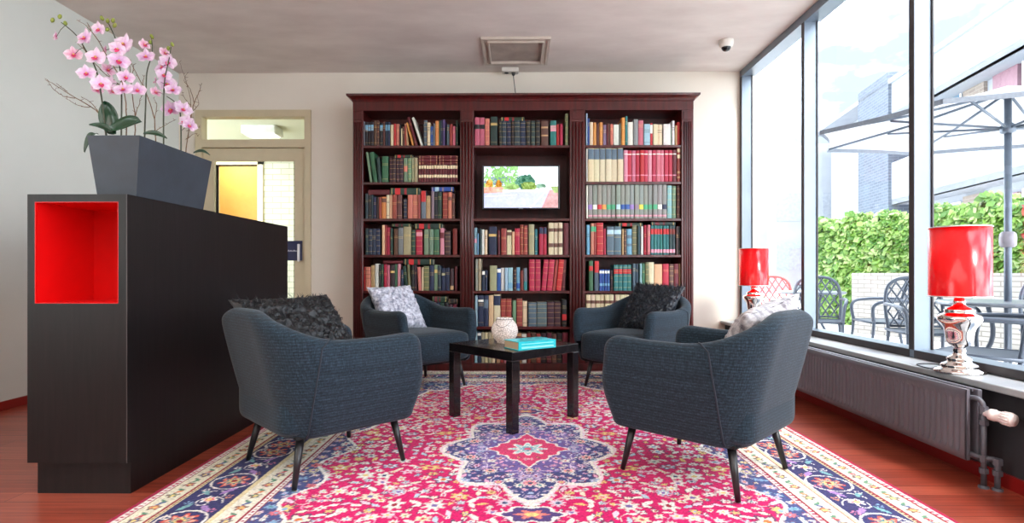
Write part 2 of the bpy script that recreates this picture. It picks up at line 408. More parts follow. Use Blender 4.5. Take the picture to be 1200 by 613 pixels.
MB().box(x0+.01, x1-.01, .02, BKY-.012, 2.332, 2.35).build('top_board', MAHOG, bc)
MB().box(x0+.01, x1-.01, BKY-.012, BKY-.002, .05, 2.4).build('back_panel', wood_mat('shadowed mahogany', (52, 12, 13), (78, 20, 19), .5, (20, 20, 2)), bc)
for bi, (a, b_) in enumerate(BAYS):
    for k, z in enumerate(SH):
        if bi == 1 and k == 1: continue
        MB().rbox(a-.001, b_+.001, .008, BKY-.012, z-.024, z, .003, 1).build('shelf', MAHOG, bc)

# ================================================================ BOOKS
BC = dict(blk=(24, 25, 30), navy=(28, 42, 74), dteal=(34, 62, 72), teal=(38, 120, 122), blue=(40, 84, 160), sky=(120, 172, 200), grey=(120, 126, 132),
          slate=(88, 108, 124), brown=(104, 66, 54), tan=(196, 158, 112), cream=(236, 220, 180), ivory=(240, 238, 226), red=(200, 40, 44), crim=(190, 30, 66),
          maroon=(104, 24, 38), brick=(164, 66, 56), rust=(126, 40, 30), salmon=(218, 128, 108), pink=(212, 110, 128), orange=(226, 150, 76), dgreen=(30, 62, 50),
          green=(62, 112, 80), lgreen=(122, 150, 120), olive=(120, 122, 84), plum=(62, 34, 44), purple=(86, 60, 120), mauve=(142, 118, 136), peach=(238, 188, 150),
          khaki=(176, 170, 132), lblue=(176, 208, 222), gold=(214, 180, 110), yellow=(232, 214, 80), violet=(150, 120, 190), lteal=(150, 192, 196), rose=(226, 150, 168), vgrey=(150, 152, 144), greenl=(70, 170, 120))
CN = dict(blk='black', navy='navy', dteal='dark teal', teal='teal', blue='blue', sky='sky blue', grey='grey', slate='slate blue', brown='brown', tan='tan', cream='cream',
          ivory='white', red='red', crim='crimson', maroon='maroon', brick='brick red', rust='rust brown', salmon='salmon', pink='pink', orange='orange', dgreen='dark green',
          green='green', lgreen='grey green', olive='olive', plum='dark plum', purple='purple', mauve='mauve', peach='peach', khaki='khaki', lblue='pale blue', gold='gold',
          yellow='yellow', violet='violet', lteal='pale teal', rose='rose', vgrey='warm grey', greenl='bright green')
ROWS = [
 # bay, shelf, zoom x offset, zoom y offset, base z in zoom units, entries
 (0, 0, 422, 128, 418, """52 66 155 grey t;68 100 160 blk L195-262:sky/t;102 133 165 blk L195-262:sky/t;136 168 160 blk L195-262:sky/t;170 203 145 brown t;205 232 145 brown g;236 272 170 blk L195-262:sky/t
274 302 155 brown t;304 336 162 navy L195-262:sky;338 358 162 navy L195-262:sky;360 398 190 cream -;400 428 180 red -;430 468 182 salmon t;470 484 200 blk -;486 502 235 cream -;504 528 218 brown t;530 549 200 brick -;551 576 178 tan - a6
616 638 165 orange - a15;650 680 98 maroon t a15.5;716 744 104 ivory - a18;750 790 140 slate g;792 829 170 cream t;831 862 215 blue t;864 884 180 grey -;888 927 150 orange t;929 946 145 green -;948 970 140 navy t;972 1000 132 purple t
1018 1051 188 slate t;1054 1086 190 brick -;1088 1122 208 pink t;1126 1150 148 dgreen t"""),
 (0, 1, 422, 172, 410, """122 150 72 lgreen - a8;164 214 68 green - a8;224 260 130 dgreen - a5;263 335 120 green t;350 388 140 plum g;390 426 140 plum g;428 466 140 plum g;468 510 140 plum g;518 562 140 lgreen L230-300:salmon/t
565 606 140 lgreen g;609 643 138 khaki t;645 680 138 khaki t;""" + ';'.join('%d %d 220 maroon L228-266:cream/L336-370:cream' % (690+30.7*k, 690+30.7*k+29) for k in range(15))),
 (0, 2, 422, 214, 420, """70 102 135 dteal t;105 140 150 blk t;142 161 150 dteal -;164 194 175 navy t;197 226 180 plum -;228 257 175 brick -;259 312 170 orange L190-235:brown;316 350 150 cream t;352 385 150 peach -;388 436 150 brick t
438 496 150 brown t;515 553 200 navy g;566 622 150 salmon -;624 682 150 salmon t;684 713 150 brick -;720 776 105 grey L106-232:red;779 829 160 tan t;840 873 110 mauve -;875 915 115 blk t;918 960 118 dgreen t;972 1032 122 brick g;1038 1079 120 salmon L175-215:brown;1083 1112 135 brown t"""),
 (0, 3, 422, 256, 424, """72 106 120 dteal t;108 150 125 navy g;152 193 125 navy t;196 241 125 navy g;264 297 82 peach -;299 320 85 brick -;322 361 110 crim t;363 390 120 dgreen t;402 452 130 brown t;455 513 112 grey t;516 603 102 khaki t;606 652 140 dgreen g
660 736 138 crim L165-210:rose/g;756 810 130 lgreen t;818 866 130 lgreen t;870 932 130 green t;942 989 118 rose L170-235:maroon;995 1062 150 plum g;1090 1142 122 rust -"""),
 (0, 4, 422, 300, 405, """42 72 130 red t;76 133 130 salmon L170-176:brown/L215-221:brown/L258-264:brown;138 181 110 tan t;184 228 92 ivory -;232 256 100 blk t;258 282 100 dgreen t;286 324 100 crim t;326 353 108 pink -;358 411 105 plum L175-200:gold;413 440 100 green -
444 481 95 rose -;486 515 160 navy t;532 570 116 dgreen t a5;572 602 100 olive - a3;604 640 108 blk t;642 668 110 plum t;690 727 128 salmon - a3;729 748 135 cream -;750 814 120 olive g;820 869 110 navy t;872 913 105 lgreen L160-200:gold;915 952 115 dteal t;958 1002 145 navy L200-230:khaki
1005 1052 140 navy t;1060 1100 150 plum L350-395:tan;1112 1142 120 maroon -"""),
 (0, 5, 422, 300, 830, """850 893 545 dteal -;896 940 545 navy -;944 990 545 dgreen -;994 1040 545 blk -;1044 1088 565 plum -;1092 1140 565 maroon -"""),
 (1, 0, 552, 128, 412, """45 102 108 pink L190-242:blk;104 162 108 pink L190-242:blk;166 218 122 salmon g;230 309 98 dgreen L170-200:gold/t;330 360 150 blk g;363 414 150 dteal g;420 469 150 navy g;474 503 150 blk g;506 573 150 dteal g;577 641 150 navy g;645 692 150 blk g
700 751 150 dteal g;755 803 150 blk g;818 902 150 brown L215-235:tan/L310-328:tan;925 994 150 teal L205-275:rose/t;998 1033 190 red -;1036 1070 190 crim -;1098 1132 72 olive g"""),
 (1, 3, 552, 256, 418, """38 71 112 lteal L240-290:rose/t;75 93 180 sky -;105 125 125 dteal -;126 159 135 ivory -;161 193 140 cream t;210 301 100 navy L185-215:gold;315 342 140 maroon t;355 416 122 brick t;420 476 142 cream L165-205:brown;480 509 160 peach -;512 571 122 crim t;575 613 80 brick g
616 661 90 brick g;675 739 75 khaki t;745 776 130 teal t;795 841 110 crim L112-185:navy;845 883 110 crim L112-185:navy;905 965 55 cream L120-160:brown/L295-340:brown;968 1017 55 cream L120-160:brown/L295-340:brown;1019 1068 55 cream L120-160:brown/L295-340:brown;1080 1140 60 maroon -"""),
 (1, 4, 552, 298, 418, """55 83 60 vgrey t;88 122 55 khaki t;130 166 190 navy L200-240:ivory;168 194 190 navy t;222 302 135 khaki -;304 350 165 blue L175-215:ivory;352 391 160 ivory -;395 432 160 lblue -;434 491 158 lblue L335-400:sky;500 530 170 plum g;532 573 155 sky L340-400:blue;578 613 190 rust -
616 656 165 grey L320-415:teal;680 744 62 crim g;750 812 62 crim g;820 876 62 crim g a-5;882 946 62 crim g a-5;950 985 66 brick - a-6;990 1050 62 red g a-6;1056 1094 70 maroon t a-3"""),
 (1, 5, 552, 340, 424, """48 80 62 lteal -;85 150 60 navy L110-135:ivory/t;152 206 60 navy L110-210:slate;210 263 60 peach -;268 346 50 cream L65-178:navy;350 410 100 brick g;412 473 100 brick g;485 527 120 lgreen -;535 603 100 brick g;605 656 128 cream t;670 764 145 slate g;770 884 140 slate g
890 970 135 plum g;975 1050 135 plum g;1062 1116 110 blk L280-350:red/t"""),
 (1, 6, 552, 380, 455, """45 76 85 lblue -;78 120 85 navy L100-130:ivory;124 160 92 khaki -;164 200 95 cream -;204 240 92 khaki -;244 282 96 cream -;300 340 110 tan -;345 385 100 brick -;390 430 105 rose -;435 480 110 ivory -;485 530 95 peach -;535 590 100 tan t;595 650 110 ivory -
655 700 100 rust t;705 760 95 brown t;765 815 105 brick t;820 880 100 plum t;885 940 98 maroon t;945 1000 105 brown t;1005 1060 100 blk t;1065 1130 95 maroon t"""),
 (2, 0, 682, 128, 410, """42 58 65 lblue -;60 82 120 blue t;84 122 165 cream -;124 161 170 orange -;164 192 190 brown -;196 235 170 orange t;238 277 200 mauve t;280 297 190 maroon -;299 320 180 brown -;322 356 190 salmon t;360 423 195 ivory -;428 446 180 vgrey -;450 490 118 orange t;492 521 102 teal t
524 584 170 ivory -;590 641 140 vgrey -;648 707 148 pink t;710 781 195 lblue t;784 813 180 red L200-300:ivory;818 870 195 cream -;872 925 195 cream t;938 1020 192 ivory -;1022 1036 240 lgreen -;1038 1069 152 ivory t;1072 1097 210 tan -;1100 1124 165 red -;1126 1150 165 red t"""),
 (2, 1, 682, 172, 400, '42 61 32 ivory -;' + ';'.join('%d %d 32 cream L40-160:slate' % (63+68.5*k, 63+68.5*k+67) for k in range(6)) + ';' +
   ';'.join('%d %d 55 %s L95-106:ivory/L340-352:rose' % (478+47*k, 478+47*k+45, ['rose', 'crim', 'pink', 'crim', 'red', 'crim', 'rose', 'crim', 'pink', 'pink', 'crim', 'crim', 'maroon'][k]) for k in range(13)) + ';1096 1141 20 brick L38-78:cream/L108-150:cream/L300-325:tan/L360-380:tan'),
 (2, 2, 682, 214, 408, '42 62 40 ivory -;' + ';'.join('%d %d 35 vgrey L265-320:%s/L385-404:rose' % (66+53.6*k, 66+53.6*k+51.5, ['violet', 'ivory', 'red', 'orange', 'greenl', 'greenl', 'lblue', 'blue', 'blue', 'violet', 'mauve', 'yellow', 'greenl', 'greenl', 'greenl', 'ivory', 'navy'][k]) for k in range(17)) +
   ';980 1033 45 lteal g;1040 1083 50 lgreen g;1098 1142 45 brown g'),
 (2, 3, 682, 256, 412, """45 81 85 sky t;95 130 62 salmon L100-160:greenl;132 159 62 brick L100-160:greenl;165 241 55 red g;245 273 125 crim -;282 363 102 slate L140-190:lblue/t;366 447 100 slate L140-190:lblue/t;455 478 130 tan t;480 508 130 brown g;512 571 130 sky L200-240:slate/L300-330:slate;578 633 85 olive g
636 651 90 dgreen -;654 673 100 slate -;676 701 100 ivory -;716 745 85 crim t;748 783 82 pink t;""" + ';'.join('%d %d 90 %s L128-190:%s/L365-405:rose' % (790+36*k, 790+36*k+34.5, 'teal' if k < 6 else 'dteal', 'red' if k < 6 else 'rust') for k in range(8)) + ';1082 1110 100 plum t;1112 1140 100 blk t'),
 (2, 4, 682, 300, 392, """75 121 60 green L120-175:red;140 191 60 slate L62-195:red;""" + ';'.join('%d %d 160 blue L175-205:ivory/L320-350:sky' % (193+31.5*k, 193+31.5*k+30) for k in range(4)) + ';325 346 170 plum t;' + ';'.join('%d %d 105 teal L155-210:red/g' % (362+52*k, 362+52*k+50) for k in range(4)) +
   """;580 611 92 slate t;614 646 95 dteal t;665 690 90 lteal -;692 725 90 green t;728 766 75 olive g;768 831 75 cream L330-350:brown;836 926 98 peach -;930 1001 95 crim t;1005 1056 98 brown g;1060 1112 95 maroon t;1120 1150 92 tan -"""),
 (2, 5, 682, 300, 830, ';'.join('%d %d 452 cream L520-555:brown' % (42+54*k, 42+54*k+52) for k in range(6)) + ';367 378 452 maroon -;' + ';'.join('%d %d 452 cream L520-555:brown' % (381+54*k, 381+54*k+52) for k in range(3))),
]
# lying books: bay, x0,x1,ytop,ybot (photo pixels), colour, labels
LYING = [(0, 1, 463, 484, 182.0, 185.6, 'dgreen', 'red'), (0, 1, 491, 513.5, 190.3, 193.7, 'maroon', 'gold'), (0, 1, 491, 513.5, 186.5, 190.1, 'maroon', 'gold'), (0, 1, 491, 513.5, 182.6, 186.3, 'maroon', 'gold'),
         (0, 1, 514.5, 537, 190.3, 193.7, 'maroon', 'gold'), (0, 1, 514.5, 537, 186.5, 190.1, 'maroon', 'gold'), (0, 1, 514.5, 537, 182.6, 186.3, 'maroon', 'gold'),
         (0, 2, 432, 457, 222.6, 228.6, 'maroon', None), (0, 2, 458, 492, 220.6, 228.6, 'dgreen', 'red'), (0, 2, 506, 532, 219.6, 224.8, 'blue', 'lblue'),
         (0, 3, 460, 482, 262.3, 266.0, 'dgreen', 'maroon'), (0, 3, 486.5, 518.5, 262.2, 268.6, 'dgreen', 'red'), (0, 4, 474, 507.5, 303.6, 310.4, 'dgreen', 'red'), (0, 4, 450, 472.5, 305.5, 309, 'maroon', None),
         (0, 5, 507, 524, 347.2, 354, 'dgreen', 'maroon'), (0, 5, 526, 536.5, 350, 356, 'blk', 'gold'), (1, 0, 587, 614.5, 138.2, 142.6, 'dgreen', 'red'),
         (2, 3, 724, 752, 261.6, 265.9, 'dgreen', 'red'), (2, 3, 762, 790, 260.5, 264.6, 'dgreen', 'maroon')]
BOOKM = vcol_mat('book covers', .5, var=.12, bs=40)
SPX = 129.4          # photo pixels per metre on the plane of the spines
def bx(px): return (px-606)/SPX
def bz(py): return CAMZ+(HZ-py)/SPX
YS = 4.96+.022
def book_mesh(name, w, h, d, col, bands, pages=(232, 222, 196)):
    """standing book, spine towards -Y, origin at the bottom middle of the spine"""
    c = tuple(q*.8 for q in lin(col)); pg = tuple(q*.8 for q in lin(pages)); hw = w/2; k = min(.004, w*.2)
    sec = [(-hw, d), (-hw, k), (-hw*.78, k*.35), (-hw*.3, 0), (hw*.3, 0), (hw*.78, k*.35), (hw, k), (hw, d)]
    cuts = {0: None, h: None}
    for z0, z1, _ in bands: cuts[max(0, min(h, z0))] = 1; cuts[max(0, min(h, z1))] = 1
    zs = sorted(cuts)
    m = MB()
    for i in range(len(zs)-1):
        z0, z1 = zs[i], zs[i+1]; mid = (z0+z1)/2; cc = c
        for a, b_, bc_ in bands:
            if a <= mid <= b_: cc = lin(bc_)
        vs = [(x, y, z0) for x, y in sec]+[(x, y, z1) for x, y in sec]
        cols = [c]+[cc]*5+[c]
        m.add(vs, [(j, j+1, j+9, j+8) for j in range(7)], cols)
    m.add([(x, y, 0) for x, y in sec], [list(range(8))], c)
    t = min(.0022, w*.12)
    out = [(-hw, d, h), (-hw, k, h), (0, 0, h), (hw, k, h), (hw, d, h)]
    inn = [(-hw+t, d, h), (-hw+t, k+.004, h), (0, .004, h), (hw-t, k+.004, h), (hw-t, d, h)]
    m.add([(x, y, h) for x, y in sec]+[(-hw+t, d, h), (-hw+t, k+.003, h), (hw-t, k+.003, h), (hw-t, d, h)],
          [(0, 1, 9, 8), (1, 2, 3, 4, 5, 6, 10, 9), (6, 7, 11, 10)], c)
    m.add([(-hw+t, d, h), (-hw+t, k+.003, h), (hw-t, k+.003, h), (hw-t, d, h), (-hw+t, d, h-.004), (-hw+t, k+.003, h-.004), (hw-t, k+.003, h-.004), (hw-t, d, h-.004)],
          [(0, 1, 5, 4), (1, 2, 6, 5), (2, 3, 7, 6), (4, 5, 6, 7)], [c, c, c, pg])
    m.add([(-hw, d, 0), (hw, d, 0), (hw, d, h-.003), (-hw, d, h-.003)], [(0, 1, 2, 3)], pg)
    return m
ORD = 'first second third fourth fifth sixth seventh eighth ninth tenth eleventh twelfth thirteenth fourteenth fifteenth sixteenth seventeenth eighteenth nineteenth twentieth'.split()
def ordinal(n):
    if n <= 20: return ORD[n-1]
    if n < 30: return 'twenty-'+ORD[n-21]
    if n == 30: return 'thirtieth'
    return 'thirty-'+ORD[n-31]
SHN = ['top', 'second', 'third', 'fourth', 'fifth', 'sixth', 'bottom']
BN = ['left', 'middle', 'right']
def vary(c, a=10): return tuple(max(8, min(250, v+R.uniform(-a, a))) for v in c)
nbook = 0
for (bay, shf, ox, oy, zb, txt) in ROWS:
    ents = [e.strip() for e in txt.replace('\n', ';').split(';') if e.strip()]
    rec = []
    for e in ents:
        t = e.split(); x0, x1, yt = float(t[0]), float(t[1]), float(t[2]); tilt = 0
        if len(t) > 5: tilt = float(t[5][1:])
        rec.append([x0, x1, yt, t[3], t[4], tilt])
    zf = SH[shf]
    for i, (x0, x1, yt, ck, st, tilt) in enumerate(rec):
        X0, X1 = bx(ox+x0/10), bx(ox+x1/10)
        X0, X1 = max(X0, BAYS[bay][0]+.0015), min(X1, BAYS[bay][1]-.0015)
        ztop = bz(oy+yt/10); h = ztop-zf
        w = X1-X0-.0012; col = vary(BC[ck], 6); bands = []; desc = ''
        if tilt: h = h/math.cos(math.radians(tilt))-abs(w*math.sin(math.radians(tilt)))
        gold = mixc(BC['gold'], col, .25)
        for part in st.split('/'):
            if part.startswith('L'):
                rng, lc = part[1:].split(':'); a, b_ = [float(q) for q in rng.split('-')]
                bands.append((bz(oy+b_/10)-zf, bz(oy+a/10)-zf, BC[lc])); desc = ' with '+CN[lc]+' label'
            elif part == 'g':
                for fz in (.12, .34, .56, .74, .9): bands.append((h*fz, h*fz+.0035, gold))
                desc = desc or ' with gilt bands'
            elif part == 't':
                fz = R.choice((.6, .66, .72)); n = R.choice((2, 3)); lt = mixc(BC['gold'], col, .35) if sum(col) < 480 else mixc((40, 30, 30), col, .4)
                for q in range(n): bands.append((h*fz+q*.012, h*fz+q*.012+.004, lt))
                if R.random() < .6: bands.append((h*.12, h*.12+.004, lt))
                desc = desc or ' with a thin title'
        d = min(.2, .13+h*.25)
        m = book_mesh('book', max(w, .007), h, d, col, bands)
        th = math.radians(tilt)   # positive: top leans to the left
        xb = (X0+X1)/2
        zo = abs(math.sin(th))*w/2
        jit = R.uniform(-.006, .012)
        o = m.build('book', BOOKM, None, (xb, YS+jit, zf+zo+.0005), (0, -th, 0))
        size = 'tall' if h > .255 else ('short' if h < .17 else '')
        lean = 'leaning ' if abs(tilt) > 2 else ''
        lab = ' '.join((lean+size+' '+('slim ' if w < .02 else ('thick ' if w > .055 else ''))+CN[ck]+' book'+desc+',').split())
        lab = lab.replace(' with a thin title', ' with title') if len(lab.split()) > 8 else lab
        lab += ' %s from left, %s shelf, %s bay' % (ordinal(i+1), SHN[shf], BN[bay])
        assert len(lab.replace('-', ' ').split()) <= 18, lab
        if len(lab.split()) > 16: print('LONG', lab)
        tag(o, lab, 'book', 'books on the %s shelf of the %s bay' % (SHN[shf], BN[bay])); nbook += 1
lyc = {}
for (bay, shf, xa, xb, ya, yb, ck, lc) in LYING:
    L = bx(xb)-bx(xa); T = bz(ya)-bz(yb); bands = []; col = vary(BC[ck], 5)
    if lc:
        for (p0, p1, cc) in ((.05, .08, BC['tan']), (.22, .24, BC['tan']), (.62, .64, BC['tan']), (.92, .95, BC['tan'])) if lc == 'gold' else ((.16, .34, BC[lc]), (.48, .56, mixc(BC[lc], BC['maroon'], .5)), (.04, .06, BC['gold']), (.9, .93, BC['gold'])):
            bands.append((L*p0, L*p1, cc))
    m = book_mesh('book', T-.001, L, .15, col, bands)
    o = m.build('book', BOOKM, None, (bx(xa), YS+.012, (bz(ya)+bz(yb))/2), (0, PI/2, 0))
    key = (bay, shf); lyc[key] = lyc.get(key, 0)+1
    tag(o, 'lying %s book%s, %s from left, %s shelf, %s bay' % (CN[ck], ' with '+CN[lc]+' label' if lc else '', ordinal(lyc[key]), SHN[shf], BN[bay]), 'book', 'books lying flat on top of the rows'); nbook += 1
lay = [o for o in COL.objects if o.name.startswith('book') and 'lying' in o.get('label', '')]
for o in lay: o['label'] = o['label'].replace('number ', '')
print('books', nbook)

# ================================================================ TELEVISION
tv = thing('television', 'wall television showing a road lined with trees in the middle bay', 'television', (0, 5.04, 0))
q0, q1 = U(565, 245.3, 5.03), U(655.8, 193.6, 5.03)
MB().rbox(q0.x, q1.x, -.012, .03, q0.z, q1.z, .004, 2).build('bezel', M('black television plastic', (22, 24, 34), .25, .05), tv)
s0, s1 = U(567.2, 243.6, 5.03), U(653.9, 195.2, 5.03)
NXs, NYs = 220, 124
gx, gy = np.meshgrid(np.linspace(0, 1, NXs), np.linspace(0, 1, NYs))     # gy up
img = np.zeros((NYs, NXs, 3)); rs = np.random.RandomState(3)
def vn(fx, fy, seed):
    r_ = np.random.RandomState(seed); g_ = r_.rand(64, 64); xi = (gx*fx) % 63; yi = (gy*fy) % 63
    x0_ = xi.astype(int); y0_ = yi.astype(int); fx_ = xi-x0_; fy_ = yi-y0_; fx_ = fx_*fx_*(3-2*fx_); fy_ = fy_*fy_*(3-2*fy_)
    return (g_[y0_, x0_]*(1-fx_)+g_[y0_, x0_+1]*fx_)*(1-fy_)+(g_[y0_+1, x0_]*(1-fx_)+g_[y0_+1, x0_+1]*fx_)*fy_
nz = vn(11, 7, 1)*.34+vn(26, 16, 2)*.3+vn(60, 34, 4)*.36
img[:] = np.array([240, 246, 250])
img[gy > .8] = [222, 236, 248]
def paint(mask, c, va=40):
    img[mask] = np.clip(np.array(c)+(nz[mask][:, None]-.5)*va*2, 0, 255)
paint((gx < .46) & (gy > .42) & (nz > .40+.35*np.abs(gx-.22)+.25*np.clip(.7-gy, 0, 1)), (128, 186, 104), 60)
paint((gx < .44) & (gy > .55) & (gy < .75) & (nz < .42), (120, 150, 165), 30)
paint(((gx-.56)/.135)**2+((gy-.62)/.20)**2 < .25+nz*1.35, (66, 120, 96), 95)
paint(((gx-.6)/.11)**2+((gy-.53)/.10)**2 < .2+nz*1.4, (112, 142, 62), 95)
paint(((gx-.78)/.07)**2+((gy-.52)/.07)**2 < .2+nz*1.4, (110, 150, 124), 70)
paint(((gx-.37)/.11)**2+((gy-.5)/.07)**2 < .2+nz*1.5, (132, 172, 96), 80)
for cx_ in (.07, .2): paint(((gx-cx_)/.05)**2+((gy-.58)/.10)**2 < .2+nz*1.4, (196, 140, 50), 110)
paint((gy < .5) & (gy > .33) & (gx < .26), (225, 160, 140), 60)
road = gy < .44-.10*(1-gx)**1.0*.9
paint(road, (196, 204, 238), 14)
paint((gy < .44) & (gy > .39) & (gx > .25) & (gx < .8), (222, 214, 214), 20)
ml = np.abs(gx-(.63+(gy)*.52)) < .012*(1.2-gy*1.6); img[ml & (gy < .42)] = [250, 250, 255]
paint((gx > .78+.22*gy*1.0) & (gy < .43) & (gx-.78 > .25*gy), (206, 160, 160), 30)
paint((gx > .9) & (gy > .36) & (gy < .52) & (gx-.9 > (.52-gy)*.3), (150, 176, 110), 40)
paint(((gx-.8)/.055)**2+((gy-.44)/.05)**2 < 1, (250, 246, 248), 10)
paint((gy < .33) & (gy > .27) & (gx < .45) & (np.abs(gy-.27-gx*.1) < .012), (226, 228, 246), 6)
vs = [(s0.x+(s1.x-s0.x)*i/(NXs-1), -.0135, s0.z+(s1.z-s0.z)*j/(NYs-1)) for j in range(NYs) for i in range(NXs)]
fs = [(j*NXs+i, j*NXs+i+1, (j+1)*NXs+i+1, (j+1)*NXs+i) for j in range(NYs-1) for i in range(NXs-1)]
def vgrid_obj(name, vs, fs, colors, mat, parent=None):
    me = bpy.data.meshes.new(name); me.from_pydata(vs, [], fs); me.update()
    a = me.color_attributes.new('Col', 'FLOAT_COLOR', 'POINT')
    c = colors/255.0; c = np.where(c <= .04045, c/12.92, ((c+.055)/1.055)**2.4)
    a.data.foreach_set('color', np.concatenate([c, np.ones((len(c), 1))], 1).astype(np.float32).ravel())
    me.materials.append(mat); o = bpy.data.objects.new(name, me); COL.objects.link(o)
    if parent: o.parent = parent
    return o
vgrid_obj('screen', vs, fs, img.reshape(-1, 3), vcol_mat('lit screen', .2, emit=.37, var=.0, spec=.1), tv)
MB().box(-.02+(s0.x+s1.x)/2, .02+(s0.x+s1.x)/2, -.0135, -.0122, q0.z+.002, q0.z+.007).build('logo', M('logo grey', (150, 150, 155), .4), tv)
MB().box((s0.x+s1.x)/2-.1, (s0.x+s1.x)/2+.1, .03, .27, 1.56, 1.72).build('wall_bracket', M('black bracket', (22, 22, 24), .5), tv)

# ================================================================ BLACK CABINET
cb = thing('room_divider_cabinet', 'tall black-brown cabinet with a red lined open niche', 'cabinet', (0, 0, 0))
CX0, CX1, CY0, CY1, CZ0, CZ1 = -1.914, -1.523, 2.15, 3.667, .128, 1.178
NX0, NX1, NZ0, NZ1, ND = -1.884, -1.556, .751, 1.148, .30
b = MB()
b.box(CX0, CX1, CY0, CY1, CZ0, NZ0); b.box(CX0, CX1, CY0, CY1, NZ1, CZ1); b.box(CX0, NX0, CY0, CY0+ND, NZ0, NZ1); b.box(NX1, CX1, CY0, CY0+ND, NZ0, NZ1)
b.box(CX0, CX1, CY0+ND, CY1, NZ0, NZ1)
b.build('body', BLACKWOOD, cb)
t = .002
l = MB(); e = .0008
l.box(NX0, NX0+t, CY0-e, CY0+ND, NZ0, NZ1); l.box(NX1-t, NX1, CY0-e, CY0+ND, NZ0, NZ1); l.box(NX0, NX1, CY0-e, CY0+ND, NZ0, NZ0+t)
l.box(NX0, NX1, CY0-e, CY0+ND, NZ1-t, NZ1); l.box(NX0, NX1, CY0+ND-t, CY0+ND, NZ0, NZ1)
l.build('niche_lining', REDLAC, cb)
MB().box(CX0+.02, CX1-.001, CY0+.024, CY1-.02, 0, CZ0).build('plinth', BLACKWOOD, cb)
MB().box(CX1-.0012, CX1+.0012, CY0-.0012, CY0+.002, CZ0, CZ1).build('edge_band', M('paler edge', (70, 62, 62), .4), cb)  # thin strip on the front corner, paler than the veneer

# ================================================================ COFFEE TABLE
tb = thing('coffee_table', 'square black lacquered coffee table in the middle of the rug', 'table', (-.021, 3.325, 0), math.radians(44.3))
MB().rbox(-.275, .275, -.275, .275, .40, .45, .003, 2).build('tabletop', BLACKLAC, tb)
for sx_ in (-1, 1):
    for sy_ in (-1, 1):
        MB().rbox(min(sx_*.275, sx_*.225), max(sx_*.275, sx_*.225), min(sy_*.275, sy_*.225), max(sy_*.275, sy_*.225), .012, .40, .002, 1).build('leg', BLACKLAC, tb)
# books on it: one teal hardback
bk = thing('teal_book', 'thick turquoise book with cream pages lying on the black coffee table', 'book', (.008, 2.99, .451), math.radians(33))
TEALM = M('turquoise cover', (38, 196, 204), .3, .1, scale=(14, 14, 14))
MB().box(0, .25, 0, .15, .0, .0035).box(0, .25, 0, .15, .0425, .046).box(0, .25, 0, .004, .0035, .0425).build('cover', TEALM, bk)
pgm, nt_, b_n, _o = newmat('page edges')
f_ = noise_tex(nt_, coords(nt_, (1, 1, 900)), 1, 2); nt_.links.new(ramp(nt_, f_, [(.3, lin((196, 168, 132))), (.7, lin((226, 202, 168)))]), b_n.inputs['Base Color'])
MB().box(.003, .247, .004, .147, .0035, .0425).build('page_block', pgm, bk)
pic = MB()
for k in range(7):
    a_ = R.uniform(.03, .2); c_ = R.uniform(.03, .11); pic.add([(a_, c_, .0464), (a_+.035, c_+.008, .0464), (a_+.028, c_+.026, .0464), (a_-.004, c_+.018, .0464)], [(0, 1, 2, 3)], lin(R.choice([(16, 92, 96), (10, 130, 130), (130, 226, 226)])))
pic.build('cover_picture', vcol_mat('printed cover', .35), bk)
MB().box(.02, .235, -.0006, .0002, .008, .018).box(.02, .235, -.0006, .0002, .03, .0345).build('spine_print', M('pale spine print', (150, 232, 232), .4), bk)
# candle holder
ch = thing('candle_holder', 'round white crackled glass candle holder on the coffee table', 'candle holder', (-.075, 3.33, .451))
cm, nt, b, out = newmat('white crackle glass')
vv = coords(nt); vo = nt.nodes.new('ShaderNodeTexVoronoi'); vo.feature = 'DISTANCE_TO_EDGE'; vo.inputs['Scale'].default_value = 75; nt.links.new(vv, vo.inputs['Vector'])
cc = ramp(nt, vo.outputs['Distance'], [(.02, lin((120, 112, 112))), (.12, lin((246, 240, 238)))]); nt.links.new(cc, b.inputs['Base Color'])
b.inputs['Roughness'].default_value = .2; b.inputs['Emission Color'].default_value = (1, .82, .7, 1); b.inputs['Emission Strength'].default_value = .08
bump(nt, b, vo.outputs['Distance'], .5, .01)
tr = nt.nodes.new('ShaderNodeBsdfTranslucent'); tr.inputs[0].default_value = (1, .95, .9, 1); mx = nt.nodes.new('ShaderNodeMixShader'); mx.inputs[0].default_value = .35
nt.links.new(b.outputs[0], mx.inputs[1]); nt.links.new(tr.outputs[0], mx.inputs[2]); nt.links.new(mx.outputs[0], out.inputs[0])
pr = [(.045, 0)]+[(.08*math.sin(a), .074-.08*math.cos(a)) for a in [math.radians(x) for x in range(38, 142, 8)]]+[(.048, .140), (.050, .150), (.046, .150), (.044, .138)]
pr += [(.074*math.sin(a), .074-.074*math.cos(a)) for a in [math.radians(x) for x in range(140, 36, -8)]]+[(0, .012)]
MB().lathe([(0, 0)]+pr, 40).build('glass_bowl', cm, ch)
MB().tube([(.0505*math.cos(k*PI/12), .0505*math.sin(k*PI/12), .143) for k in range(24)], .0015, 6, closed=True).tube(curve_pts([(-.05, -.005, .143), (-.046, -.05, .115), (-.01, -.078, .10), (.03, -.06, .125), (.05, -.005, .143)], 6), .0012, 6).build('wire_handle', M('grey wire', (120, 118, 120), .4, metal=.8), ch)
tl = thing('tea_light', 'small lit tea light inside the white candle holder', 'candle', (-.075, 3.33, .4635))
MB().lathe([(.019, 0), (.02, .016), (.017, .016), (.016, .012), (0, .012)], 20).build('cup', M('wax cup', (238, 228, 214), .4), tl)
MB().lathe([(0, .013), (.004, .02), (.0045, .026), (.002, .036), (0, .042)], 10).build('flame', M('flame', (255, 190, 110), .5, 0, emit=18), tl)
